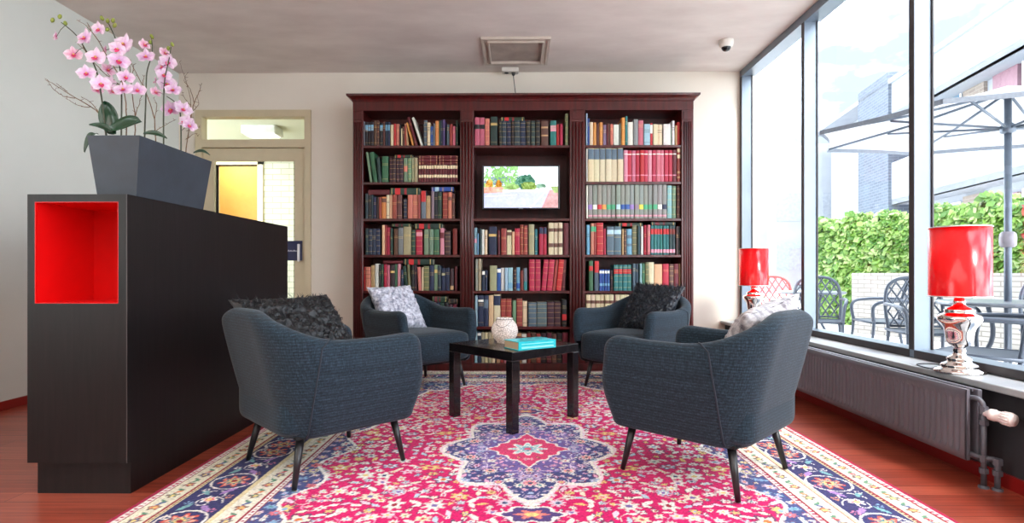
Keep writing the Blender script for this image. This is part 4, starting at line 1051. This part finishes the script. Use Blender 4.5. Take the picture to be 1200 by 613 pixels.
for z, h in ((.315, .03), (.265, .02), (.12, .025), (.07, .02)): pp.lathe([(.017, z-h/2), (.017, z+h/2)], 6, (px_, ya), smooth=False)
pp.lathe([(.019, 0), (.019, .008), (.011, .01)], 16, (px_, ya))
pp.build('supply_pipe', PIPE, rad)
p2 = MB(); yb_ = 2.235
p2.tube(curve_pts([(1.87, y0+.02, .125), (1.872, y0-.02, .124), (1.895, ya-.01, .122), (1.914, yb_+.008, .12), (1.92, yb_, .1), (1.92, yb_, .08)], 5), .011, 12)
p2.tube([(1.92, yb_, .1), (1.92, yb_, 0)], .0105, 12)
for z, h in ((.115, .024), (.07, .02)): p2.lathe([(.018, z-h/2), (.018, z+h/2)], 6, (1.92, yb_), smooth=False)
p2.lathe([(.019, 0), (.019, .008), (.011, .01)], 16, (1.92, yb_))
p2.build('return_pipe', PIPE, rad)
va = MB(); va.T = Matrix.Translation((1.890, ya-.012, .305)) @ Matrix.Rotation(.3, 4, 'Z') @ Matrix.Rotation(PI/2+.05, 4, 'X')
# thermostat head pointing towards the camera along -Y
va.lathe([(.012, -.01), (.014, .008), (.022, .012), (.024, .03), (.021, .034), (.021, .05), (.024, .055), (.0255, .09), (.023, .098), (0, .1)], 24)
for k in range(14):
    a = 2*PI*k/14; va.tube([(.0245*math.cos(a), .0245*math.sin(a), .058), (.0255*math.cos(a), .0255*math.sin(a), .088)], .0022, 5)
va.build('thermostat_valve', M('white thermostat plastic', (238, 226, 222), .35, .03), rad)
tag(MB().tube(curve_pts([(1.985, 2.3, .30), (1.982, 2.15, .29), (1.982, 2.0, .285), (1.982, 1.8, .28), (1.985, 1.5, .29)], 6), .003, 6).build('wall_cable', cab), 'thin dark cable along the anthracite wall beside the thermostat', 'cable')

# ================================================================ PLANTER + ORCHIDS
PLM = plaster_mat('slate planter', (44, 50, 58), (53, 61, 71), (3, 3, 3), 3, .1, .55)
pl = thing('planter', 'tapered slate grey planter standing on the black cabinet', 'planter', (0, 0, 1.178))
H = .24
bot = [(-1.688, 2.215), (-1.53, 2.215), (-1.53, 2.69), (-1.688, 2.69)]
top = [(-1.712, 2.192), (-1.502, 2.192), (-1.502, 2.715), (-1.712, 2.715)]
ti = .008; itop = [(-1.712+ti, 2.192+ti), (-1.502-ti, 2.192+ti), (-1.502-ti, 2.715-ti), (-1.712+ti, 2.715-ti)]
m = MB(); v8 = [(x, y, .001) for x, y in bot]+[(x, y, H) for x, y in top]+[(x, y, H) for x, y in itop]+[(x, y, H-.03) for x, y in itop]
fs = [(3, 2, 1, 0)]+[(i, (i+1) % 4, 4+(i+1) % 4, 4+i) for i in range(4)]+[(4+i, 4+(i+1) % 4, 8+(i+1) % 4, 8+i) for i in range(4)]+[(8+i, 8+(i+1) % 4, 12+(i+1) % 4, 12+i) for i in range(4)]
m.add(v8, fs); m.build('pot', PLM, pl)
so = MB(); N1, N2 = 18, 40; vs = []
for j in range(N2+1):
    for i in range(N1+1):
        vs.append((-1.704+.194*i/N1, 2.2+.507*j/N2, H-.022+R.uniform(0, .024)))
so.add(vs, [(j*(N1+1)+i, j*(N1+1)+i+1, (j+1)*(N1+1)+i+1, (j+1)*(N1+1)+i) for j in range(N2) for i in range(N1)])
so.build('bark_mulch', M('bark mulch', (150, 120, 84), .9, .35, scale=(60, 60, 60)), pl)
def zo(x, y, Y): return U(40+x/3.064, y/3.064, Y)
PETM = leaf_mat('orchid petals', .5, .35); STM = M('orchid stem', (52, 58, 34), .5, .2); BUDM = M('orchid bud', (116, 128, 44), .45, .2); LEAFM = M('dark orchid leaf', (20, 58, 34), .28, .25, scale=(20, 20, 20), coat=.3)
def flower_mesh(size, seed, tone):
    m = MB(); r_ = random.Random(seed)
    def petal(ang, L, W, cup, cA, cB):
        n, mW = 7, 4; vs = []; cols = []
        for i in range(n+1):
            t = i/n; w = W*math.sin(PI*min(1, .12+.88*t)**.8)**.75 if t < 1 else 0
            w = W*(math.sin(PI*(.1+.9*t)))**.6 if t < .999 else 0
            for j in range(-mW, mW+1):
                s = j/mW; x = s*w/2; y = L*t*(1-.08*s*s); z = cup*(t**2)*L-.25*abs(s)*w*.5+r_.uniform(-.0006, .0006)
                ca, sa = math.cos(ang), math.sin(ang)
                vs.append((x*ca-y*sa, x*sa+y*ca, z))
        k = 2*mW+1; fs = []
        for i in range(n):
            for j in range(k-1): fs.append((i*k+j, i*k+j+1, (i+1)*k+j+1, (i+1)*k+j)); cols.append(mixc(cA, cB, (i/n)**.6 if abs(j-mW+.5) > .6 else (i/n)**.6*.7))
        m.add(vs, fs, cols, True)
    wht = lin((250, 240, 248)); pk = lin(tone); mg = lin((214, 40, 96))
    L = size/2
    for a in (0, 2*PI/3+.15, -2*PI/3-.15): petal(a, L, L*.62, .15, pk, wht)
    for a in (PI/2-.12, -PI/2+.12): petal(a, L*1.05, L*1.15, .12, pk, wht)
    for a, l_ in ((PI, .42), (PI-.6, .3), (PI+.6, .3)): petal(a, L*l_*1.2, L*.34, 1.0, mg, lin((236, 100, 150)))
    m.lathe([(0, 0), (L*.1, L*.03), (L*.09, L*.16), (0, L*.22)], 8, (0, 0), lin((240, 200, 120)))
    return m
FL_ = [flower_mesh(.086, k, [(216, 150, 214), (226, 176, 222), (206, 130, 200), (214, 90, 150)][k]) for k in range(4)]
flm = []
def put_flower(parent, p, face, roll, scale, kind):
    if len(flm) <= kind or flm[kind] is None:
        while len(flm) < 4: flm.append(None)
        o = FL_[kind].build('flower', PETM, parent); flm[kind] = o
    else:
        o = flm[kind].copy(); COL.objects.link(o); o.parent = parent
    q = Vector(face).normalized().to_track_quat('Z', 'Y'); o.rotation_euler = (q.to_matrix() @ Matrix.Rotation(roll, 3, 'Z')).to_euler()
    o.location = p; o.scale = (scale,)*3
ORCH = [
 ('orchid spray leaning far left over the planter end', 2.26, [(262, 482), (242, 350), (222, 250), (185, 180), (150, 125), (97, 80)],
  [(78, 130, .55, 3), (182, 135, 1, 0), (142, 195, .8, 3), (188, 262, .85, 0), (222, 205, 1, 1), (226, 322, .6, 3), (240, 300, .9, 1)], [(66, 73), (92, 60), (112, 84)]),
 ('tallest orchid spray with the densest pink blossoms', 2.32, [(312, 482), (314, 390), (312, 290), (302, 200), (292, 140), (264, 78)],
  [(232, 104, .75, 1), (322, 158, 1.15, 1), (256, 178, .55, 3), (305, 218, 1.0, 0), (266, 250, .7, 3), (330, 276, .8, 2), (320, 320, .95, 0), (280, 328, .5, 3), (300, 175, .8, 1), (372, 322, .8, 2), (268, 300, .9, 1)], [(244, 66), (264, 76), (283, 74), (289, 92), (262, 106)]),
 ('slim orchid spray with two blossoms at the middle of the planter', 2.45, [(395, 486), (401, 350), (405, 260), (424, 190), (422, 138)], [(396, 160, .65, 3), (402, 202, .9, 0)], [(423, 132), (417, 152)]),
 ('orchid spray with blossoms along a straight stem right of middle', 2.55, [(465, 492), (465, 360), (470, 280), (484, 215), (492, 168)], [(470, 190, .7, 3), (458, 240, .9, 2), (482, 222, .9, 1), (436, 292, .55, 3), (436, 330, .65, 3), (478, 300, 1.0, 1), (500, 322, .9, 0), (466, 268, .8, 1)], [(496, 160), (482, 174)]),
 ('low drooping orchid spray at the rear end of the planter', 2.64, [(527, 538), (526, 420), (510, 372), (476, 346)], [(490, 392, 1.05, 0), (538, 392, .95, 1), (545, 436, 1.0, 1), (560, 450, .8, 2), (522, 380, .7, 2)], []),
]
for lab, Y, st, fls, buds in ORCH:
    base = zo(*st[0], Y); base.x = max(-1.70, min(-1.52, base.x)); base.z = 1.178+H-.01
    r = thing('orchid', 'pink and white '+lab, 'orchid', base, 0, 'orchid sprays in the planter')
    pts = [Vector((0, 0, 0))]+[zo(x, y, Y+R.uniform(-.02, .02))-base for x, y in st[1:]]
    cp = curve_pts(pts, 6)
    MB().tube(cp, [.0035-.0018*i/len(cp) for i in range(len(cp))], 7).build('stem', STM, r)
    for (x, y) in buds:
        p = zo(x, y, Y)-base
        MB().lathe([(0, -.011), (.006, -.006), (.0075, .0), (.0055, .008), (0, .012)], 10).build('bud', BUDM, r, p, (R.uniform(-.6, .6), R.uniform(-.6, .6), 0))
    for (x, y, s_, kd) in fls:
        dy = R.uniform(-.045, .01); p = zo(x, y, Y+dy)-base
        near = min(cp, key=lambda q: (q-p).length)
        if (near-p).length > .006: MB().tube([near, (near+p)/2+Vector((0, 0, .004)), p-Vector((0, -.004, 0))], .0012, 5).build('pedicel', STM, r)
        face = (R.uniform(-.35, .9), -1, R.uniform(-.35, .35)) if s_ > .7 else (R.choice((-1.6, 1.6)), -.8, .1)
        put_flower(r, p, face, R.uniform(-.5, .5), s_, kd)
def orchid_leaf(label, base, tip, width, droop, nrm, Yb, Yt):
    a = zo(*base, Yb); b_ = zo(*tip, Yt); n, mW = 12, 4; vs = []; ax = (b_-a); side = ax.cross(Vector(nrm)).normalized(); nn = side.cross(ax).normalized()
    for i in range(n+1):
        t = i/n; c = a+ax*t+Vector((0, 0, droop*math.sin(PI*t))); w = width*max(0.02, math.sin(PI*(.06+.94*t))**.6)
        for j in range(-mW, mW+1): s = j/mW; vs.append(c+side*s*w/2+nn*(-.18*width*(1-s*s)))
    k = 2*mW+1
    m = MB(); m.add(vs, [(i*k+j, i*k+j+1, (i+1)*k+j+1, (i+1)*k+j) for i in range(n) for j in range(k-1)], (1, 1, 1), True)
    o = m.build('orchid_leaf', LEAFM); sd = o.modifiers.new('thick', 'SOLIDIFY'); sd.thickness = .0015
    return tag(o, label, 'leaf', 'orchid leaves in the planter')
orchid_leaf('upright oval dark green leaf at the planter front', (280, 478), (252, 362), .075, 0, (.2, -1, 0), 2.25, 2.27)
orchid_leaf('broad glossy green leaf spreading over the planter rim', (268, 462), (378, 428), .085, .006, (0, -.8, .6), 2.23, 2.23)
orchid_leaf('mid green pointed leaf reaching left over the mulch', (292, 478), (196, 446), .030, .012, (0, -.8, .6), 2.24, 2.24)
orchid_leaf('dark leaf hanging over the left planter edge', (226, 480), (178, 545), .034, .03, (-.2, -1, .2), 2.235, 2.2)
orchid_leaf('dark flat leaf lying on the mulch beside the middle stems', (392, 478), (478, 496), .030, .012, (0, -.8, .6), 2.36, 2.4)
orchid_leaf('dark curled leaf at the rear planter end', (572, 548), (632, 556), .022, .014, (0, -.8, .6), 2.62, 2.66)
TWM = M('dry twig bark', (112, 84, 58), .8, .25, scale=(50, 50, 50))
TW = [('long bare twig arching out to the far left', 2.27, [[(262, 470), (235, 410), (150, 352), (90, 315), (38, 282)], [(150, 352), (105, 345), (70, 320), (48, 290)], [(200, 385), (160, 378), (110, 352)], [(120, 330), (80, 300)], [(235, 410), (205, 370), (170, 350)]]),
      ('tall bare forked twig at the rear planter end', 2.66, [[(540, 540), (560, 440), (575, 370), (592, 330), (602, 298)], [(560, 440), (562, 370), (548, 300), (522, 222)], [(575, 370), (560, 320), (538, 290), (550, 262)], [(548, 470), (575, 460), (596, 456)], [(562, 380), (540, 350), (530, 330)], [(545, 500), (575, 480), (590, 490)], [(570, 400), (590, 375), (586, 345)]]),
      ('thin bare twig crossing behind the tallest blossoms', 2.34, [[(360, 486), (362, 420), (352, 330), (342, 225)], [(362, 420), (378, 370), (384, 345)], [(352, 330), (300, 300), (230, 240), (180, 180), (150, 150)], [(300, 300), (262, 262)]]),
      ('thin pale twig branching beside the middle stems', 2.46, [[(438, 490), (432, 430), (405, 340), (370, 270), (345, 215)], [(432, 430), (440, 380), (428, 350)], [(438, 470), (470, 450), (510, 430)], [(405, 340), (390, 300), (398, 270)]]),
      ('dark thin twig rising behind the left blossoms', 2.3, [[(330, 486), (332, 420), (318, 300), (270, 215), (205, 110), (152, 70)], [(270, 215), (240, 190)], [(205, 110), (190, 80)], [(318, 300), (352, 262), (356, 230)]])]
for lab, Y, brs in TW:
    m = MB()
    for bi, br in enumerate(brs):
        p = [zo(x, y, Y+R.uniform(-.015, .015)) for x, y in br]
        if bi == 0: p[0].x = max(-1.70, min(-1.52, p[0].x)); p[0].z = 1.178+H-.012
        cp = curve_pts(p, 5); cp = [q+Vector((R.uniform(-.0015, .0015), R.uniform(-.0015, .0015), R.uniform(-.0015, .0015))) for q in cp]
        m.tube(cp, [(.0026 if bi == 0 else .0017)*(1-.6*i/len(cp)) for i in range(len(cp))], 6)
        for q in cp[3::3]:
            dv = Vector((R.uniform(-1, 1), R.uniform(-.3, .3), R.uniform(.0, 1))).normalized()*R.uniform(.006, .018); m.tube([q, q+dv], [.0012, .0006], 4)
    tag(m.build('twig', TWM), lab, 'twig', 'bare twigs in the orchid planter')

# ================================================================ OUTSIDE
GZ = -.08
struct('ground', MB().box(2.25, 60, -12, 60, GZ-.1, GZ), M('pale terrace paving', (232, 230, 226), .8, .06, scale=(1, 1, 1)), None, 'pale terrace paving outside')
WB = brick_mat('pale grey brick', (136, 132, 126), (150, 146, 140), (108, 104, 98), .21, .065, .008)
def barrier(x0, y0, x1, y1, h, th, name, mat, label, cat):
    a = math.atan2(y1-y0, x1-x0); L = math.hypot(x1-x0, y1-y0)
    o = MB().box(0, L, 0, th, 0, h).build(name, mat, None, (x0, y0, GZ), (0, 0, a)); return tag(o, label, cat)
p0 = U(998, 320, 8.9); p1 = U(1260, 320, 6.4)
bw = barrier(p0.x, p0.y, p1.x, p1.y, .95, .2, 'garden_wall', WB, 'low pale brick garden wall before the ivy hedge', 'wall')
# ivy hedge
IVY = leaf_mat('ivy leaves', .45, .3)
def hedge(pa, pb, h, th, n, red_from=2, name='ivy_hedge', label='', seed=1):
    r_ = random.Random(seed); a, b_ = Vector(pa), Vector(pb); ax = (b_-a); L = ax.length; ax.normalize(); nr = Vector((-ax.y, ax.x, 0))
    if nr.y > 0: nr = -nr
    m = MB(); g0 = lin((34, 60, 22))
    N = 40; vs = []
    for i in range(N+1):
        for j in range(7):
            t = i/N; z = h*j/6; p = a+ax*L*t; hh = 1+.05*math.sin(t*19)+.03*math.sin(t*47)
            vs.append((p.x+nr.x*R.uniform(-.05, .05), p.y+nr.y*R.uniform(-.05, .05), z*hh))
    for i in range(N+1):
        t = i/N; p = a+ax*L*t-nr*th; vs.append((p.x, p.y, h)); 
    fs = [(i*7+j, (i+1)*7+j, (i+1)*7+j+1, i*7+j+1) for i in range(N) for j in range(6)]+[(i*7+6, (i+1)*7+6, (N+1)*7+i+1, (N+1)*7+i) for i in range(N)]
    m.add(vs, fs, g0)
    for k in range(n):
        t = r_.random(); top = r_.random() < .22
        z = h*(1+.05*math.sin(t*19)+.03*math.sin(t*47)) if top else h*r_.random()**.8
        p = a+ax*L*t+nr*(r_.uniform(-th, .12) if top else r_.uniform(.0, .14)); p = Vector((p.x, p.y, z+(r_.uniform(-.05, .08) if top else 0)))
        s = r_.uniform(.05, .085); d1 = Vector((r_.uniform(-1, 1), r_.uniform(-1, 1), r_.uniform(-.8, .8))).normalized()
        n1 = (nr*.8+Vector((r_.uniform(-.6, .6), r_.uniform(-.6, .6), r_.uniform(0, 1)))).normalized(); d1 = (d1-n1*d1.dot(n1)).normalized(); d2 = n1.cross(d1)
        c = r_.choice([(136, 184, 74), (160, 206, 92), (112, 164, 62), (186, 222, 124), (96, 146, 58), (206, 230, 150)])
        if t > red_from and r_.random() < .75: c = r_.choice([(214, 96, 70), (226, 130, 90), (190, 70, 60), (236, 170, 110)])
        c = tuple(q*.55 for q in lin(c))
        m.add([p-d1*s*.9, p-d2*s*.75-d1*s*.1, p-d2*s*.45+d1*s*.5, p+d1*s, p+d2*s*.45+d1*s*.5, p+d2*s*.75-d1*s*.1], [(0, 1, 2, 3), (0, 3, 4, 5)], c)
    o = m.build(name, IVY, None, (0, 0, GZ)); return tag(o, label, 'hedge')
ha = U(952, 320, 11.0); hb = U(1075, 320, 9.2); hc = U(1320, 320, 6.6)
ha.z = hb.z = hc.z = 0
hedge(ha, hb, 1.83, .5, 9000, 2, 'ivy_hedge', 'bright green ivy hedge seen through the middle window bay', 3)
hedge(hb, hc, 1.87, .5, 12000, .62, 'ivy_hedge', 'ivy hedge turning red at its right end behind the umbrella pole', 4)

# garden furniture
GM = M('dark grey garden metal', (70, 78, 90), .4, .08, metal=.3); REDG = M('red garden metal', (196, 60, 60), .4, .08)
def garden_chair(mat, label, loc, rz):
    c = thing('garden_chair', label, 'garden chair', loc, rz, 'cast metal garden chairs on the terrace')
    hoop = curve_pts([(-.22, -.21, .42), (-.235, -.24, .62), (-.21, -.275, .80), (-.13, -.29, .885), (0, -.295, .905), (.13, -.29, .885), (.21, -.275, .80), (.235, -.24, .62), (.22, -.21, .42)], 5)
    m = MB().tube(hoop, .016, 8); m.build('back_frame', mat, c)
    lt = MB()
    def bk(x, z): return (x, -.21-.085*min(1, (z-.42)/.46), z)
    def inside(x, z): return abs(x) < .225 and z < .90-.9*max(0, abs(x)-.06)**1.6
    for k in range(-6, 7):
        for sgn in (-1, 1):
            seg = []
            for q in range(30):
                z = .46+.45*q/29; x = k*.085+sgn*(z-.66)*.62
                if inside(x, z): seg.append(bk(x, z))
            if len(seg) > 2: lt.tube(seg, .0085, 5)
    lt.tube([bk(-.215, .46), bk(.215, .46)], .012, 6)
    lt.build('back_lattice', mat, c)
    st = MB(); st.rbox(-.24, .24, -.22, .24, .425, .437, .004, 1)
    ed = [(-.24, .24, .43), (.24, .24, .43), (.24, -.22, .43), (-.24, -.22, .43)]; st.tube(ed, .014, 6, closed=True); st.build('seat', mat, c)
    for s in (-1, 1):
        MB().tube(curve_pts([(s*.235, -.25, .66), (s*.27, -.1, .665), (s*.285, .08, .66), (s*.28, .2, .64), (s*.265, .25, .58), (s*.25, .235, .43)], 6), .017, 8).build('arm', mat, c)
        MB().tube(curve_pts([(s*.25, .235, .43), (s*.255, .255, .2), (s*.265, .28, .0)], 5), .016, 8).build('leg', mat, c)
        MB().tube(curve_pts([(s*.22, -.21, .43), (s*.23, -.24, .2), (s*.25, -.31, .0)], 5), .016, 8).build('leg', mat, c)
    return c
g1 = garden_chair(GM, 'grey metal garden chair with lattice back, second window bay left side', (3.27, 6.1, GZ), math.radians(150))
dup(g1, (3.98, 6.0, GZ), math.radians(80), 'grey metal garden chair seen side-on before the pale brick wall')
dup(g1, (3.05, 3.62, GZ), math.radians(35), 'grey metal garden chair directly behind the larger red lamp')
dup(g1, (3.62, 4.93, GZ), math.radians(168), 'grey metal garden chair with lattice back right of middle mullion')
dup(g1, (3.75, 3.55, GZ), math.radians(5), 'grey metal garden chair on the near side of the umbrella table')
dup(g1, (4.65, 4.75, GZ), math.radians(150), 'grey metal garden chair behind the umbrella table')
garden_chair(REDG, 'red metal garden chair seen in the first window bay', (3.35, 7.15, GZ), math.radians(170))
def garden_table(label, loc, r=.45):
    t_ = thing('garden_table', label, 'garden table', loc)
    MB().lathe([(0, .70), (r-.01, .70), (r, .708), (r, .722), (r-.01, .73), (0, .73)], 40, smooth=False).build('tabletop', M('pale table metal', (110, 116, 124), .3, .05, metal=.3), t_)
    for k in range(4):
        a = PI/4+k*PI/2; MB().tube(curve_pts([(.12*math.cos(a), .12*math.sin(a), .70), (.1*math.cos(a), .1*math.sin(a), .4), (.34*math.cos(a), .34*math.sin(a), .0)], 6), .016, 8).build('leg', GM, t_)
    return t_
garden_table('round metal garden table around the umbrella pole', (3.80, 4.33, GZ))
garden_table('small round metal garden table between the far garden chairs', (3.55, 6.75, GZ), .38)

# umbrella
um = thing('patio_umbrella', 'large pale octagonal patio umbrella over the terrace table', 'umbrella', (3.80, 4.33, GZ))
PG = M('galvanised pole', (100, 110, 122), .4, .1, metal=.4); CV = leaf_mat('umbrella cloth', .7, .3)
MB().tube([(0, 0, .02), (0, 0, 2.38)], .024, 14).build('pole', PG, um)
MB().lathe([(.04, 1.15), (.052, 1.165), (.055, 1.22), (.05, 1.255), (.035, 1.27)], 20).build('crank_housing', M('pale plastic housing', (140, 134, 142), .4), um)
MB().lathe([(.3, .0), (.3, .03), (.24, .05), (.05, .06), (.04, .2), (.03, .2)], 30).build('base', M('concrete base', (150, 150, 150), .8), um)
RZm = 2.10; TOPZ = 2.40; Rr = 1.35; offa = math.radians(170.6)
cor = [Vector((Rr*math.cos(offa+k*PI/4), Rr*math.sin(offa+k*PI/4), RZm)) for k in range(8)]
cn = MB(); cw = lin((178, 180, 184))
nseg = 8
for k in range(8):
    a, b_ = cor[k], cor[(k+1) % 8]; top_ = Vector((0, 0, TOPZ)); vs = []
    for i in range(nseg+1):
        for j in range(nseg+1):
            t = i/nseg; s = j/nseg; e = a.lerp(b_, s); e = e*(1-.035*math.sin(PI*s)); e.z = RZm+.055*e.y; q = top_.lerp(e, t); q.z -= .02*math.sin(PI*t); vs.append(q)
    fs = [(i*(nseg+1)+j, i*(nseg+1)+j+1, (i+1)*(nseg+1)+j+1, (i+1)*(nseg+1)+j) for i in range(nseg) for j in range(nseg)]
    cn.add(vs, fs, cw, True)
    vs = []
    for j in range(21):
        s = j/20; e = a.lerp(b_, s); e = e*(1-.035*math.sin(PI*s)); e.z = RZm+.055*e.y; vs += [e, e+Vector((0, 0, -.035))]
    cn.add(vs, [(2*j, 2*j+2, 2*j+3, 2*j+1) for j in range(20)], lin((120, 126, 134)))
cn.build('canopy', CV, um)
for k in range(8):
    e = cor[k]*.985; e.z = RZm-.012+.055*e.y; t0 = Vector((0, 0, TOPZ-.05))
    MB().tube([t0, t0.lerp(e, .5)-Vector((0, 0, .02)), e], .011, 6).build('rib', PG, um)
    MB().tube([(0, 0, 2.07), t0.lerp(e, .62)-Vector((0, 0, .03))], .010, 6).build('strut', PG, um)
MB().lathe([(.028, 2.03), (.05, 2.04), (.05, 2.09), (.028, 2.11)], 16).lathe([(.028, 2.30), (.05, 2.31), (.05, 2.35), (.02, 2.36)], 16).build('hub', PG, um)

# building
bd = thing('apartment_building', 'pale apartment block with open galleries beyond the hedge', 'building', (9.14, 0, GZ), math.radians(-9.9))
WHT = plaster_mat('white render', (150, 155, 162), (160, 165, 171)); BRB = brick_mat('brown gallery brick', (128, 116, 106), (140, 128, 118), (150, 142, 132), .3, .1, .012)
DKB = brick_mat('dark grey tower brick', (78, 86, 98), (88, 97, 108), (104, 112, 122), .3, .1, .012)
fl = [0, 3.45, 6.1]
MB().box(.75, 8, 8, 26, 0, 7.2).build('wall', WHT, bd)
for k, z in enumerate((3.2, 6.05)):
    MB().box(0, .8, 8, 21, z, z+.18).build('gallery_slab', WHT, bd)
    MB().box(0, .15, 8, 21, z, z+(1.38 if k == 0 else 1.25)).build('parapet', WHT, bd)
MB().box(-.1, 8.2, 8, 26, 7.2, 7.34).build('roof_edge', WHT, bd)
CB = M('blue grey gallery glazing', (104, 132, 150), .2, .1); DP = M('faded maroon door', (142, 108, 118), .5, .1); FRM = M('white joinery', (240, 240, 242), .5, .03)
y = 8.6
while y < 20.5:
    for z in (.18, 3.38):
        MB().box(.66, .77, y, y+.9, z, z+2.92).build('brick_panel', BRB, bd)
        w_ = MB().box(.68, .78, y+1.05, y+1.85, z+.9, z+2.75); o = w_.build('window', CB, bd)
        q = MB(); q.box(.66, .69, y+1.0, y+1.05, z+.85, z+2.8); q.box(.66, .69, y+1.85, y+1.9, z+.85, z+2.8)
        for zz in (z+.85, z+1.3, z+1.75, z+2.2, z+2.75): q.box(.66, .69, y+1.0, y+1.9, zz, zz+.05)
        q.build('window_frame', FRM, o)
        MB().box(.66, .77, y+2.05, y+2.95, z, z+2.75).build('door', DP, bd)
    y += 3.3
MB().box(-.1, 1.8, 18.7, 21.0, 0, 7.6).build('tower', DKB, bd)
tb2 = MB()
for z in (1.2, 3.9, 5.6): tb2.box(-.2, 1.0, 18.0, 18.1, z, z+1.1)
lb = thing('white_building', 'white rendered building at the far left beyond the hedge', 'building', (13.65, 25.9, GZ), math.radians(-9.9))
MB().box(-9, 6, 0.3, 10, 0, 7.0).build('wall', WHT, lb)
for z in (1.1, 3.4):
    for x in (-1.4, .6): MB().box(x, x+1.1, .27, .32, z, z+1.3).build('window', M('pale window', (150, 156, 164), .3), lb)
# ================================================================ LIGHT
wd = bpy.data.worlds.new('sky'); sc.world = wd; wd.use_nodes = True; nt = wd.node_tree; nt.nodes.clear()
out = nt.nodes.new('ShaderNodeOutputWorld'); bg = nt.nodes.new('ShaderNodeBackground'); nt.links.new(bg.outputs[0], out.inputs[0])
tc = nt.nodes.new('ShaderNodeTexCoord'); mp = nt.nodes.new('ShaderNodeMapping'); mp.inputs['Scale'].default_value = (1, 1, 2.2); nt.links.new(tc.outputs['Generated'], mp.inputs[0])
f = noise_tex(nt, mp.outputs[0], 2.6, 6, .55)
nt.links.new(ramp(nt, f, [(.40, (.075, .095, .13)), (.49, (.30, .37, .46)), (.58, (.93, .97, 1))]), bg.inputs[0])
bg.inputs[1].default_value = 7.5
def area(name, loc, size, size_y, energy, col, rot=(0, 0, 0)):
    l = bpy.data.lights.new(name, 'AREA'); l.shape = 'RECTANGLE'; l.size = size; l.size_y = size_y; l.energy = energy; l.color = col
    o = bpy.data.objects.new(name, l); COL.objects.link(o); o.location = loc; o.rotation_euler = rot; return o
area('added_fill_light', (-.8, .4, 2.76), 3.2, 2.0, 30, (1, .97, .93))  # added overhead fill out of view, keeps the interior well lit
area('added_fill_light', (-.5, -1.6, 2.7), 3.2, 1.6, 26, (1, .97, .93))  # second added fill, behind the camera
area('corridor_light', (-3.4, 6.4, 2.45), 1.2, .6, 16, (1, .95, .78))
area("left_side_light", (-3.1, .3, 1.6), 1.8, 1.6, 22, (.92, 1, 1), (0, -PI/2, 0))  # area light before the solid left wall, facing into the room
area('far_room_fill', (-4, 7.7, 2.5), .6, .4, 7, (1, .9, .7))  # added fill, lifts the dim space beyond the corridor opening
sun = bpy.data.lights.new('sun', 'SUN'); sun.energy = 3.5; sun.angle = math.radians(12); sun.color = (1, .97, .92)
so_ = bpy.data.objects.new('sun', sun); COL.objects.link(so_); so_.rotation_euler = (math.radians(48), 0, math.radians(25))
sc.view_settings.view_transform = 'Standard'; sc.view_settings.look = 'None'; sc.view_settings.exposure = 0.68; sc.view_settings.gamma = 1.0
cy = sc.cycles
cy.use_denoising = True; cy.max_bounces = 8; cy.diffuse_bounces = 4; cy.glossy_bounces = 4; cy.transparent_max_bounces = 12; cy.caustics_reflective = False; cy.caustics_refractive = False
cy.sample_clamp_indirect = 6
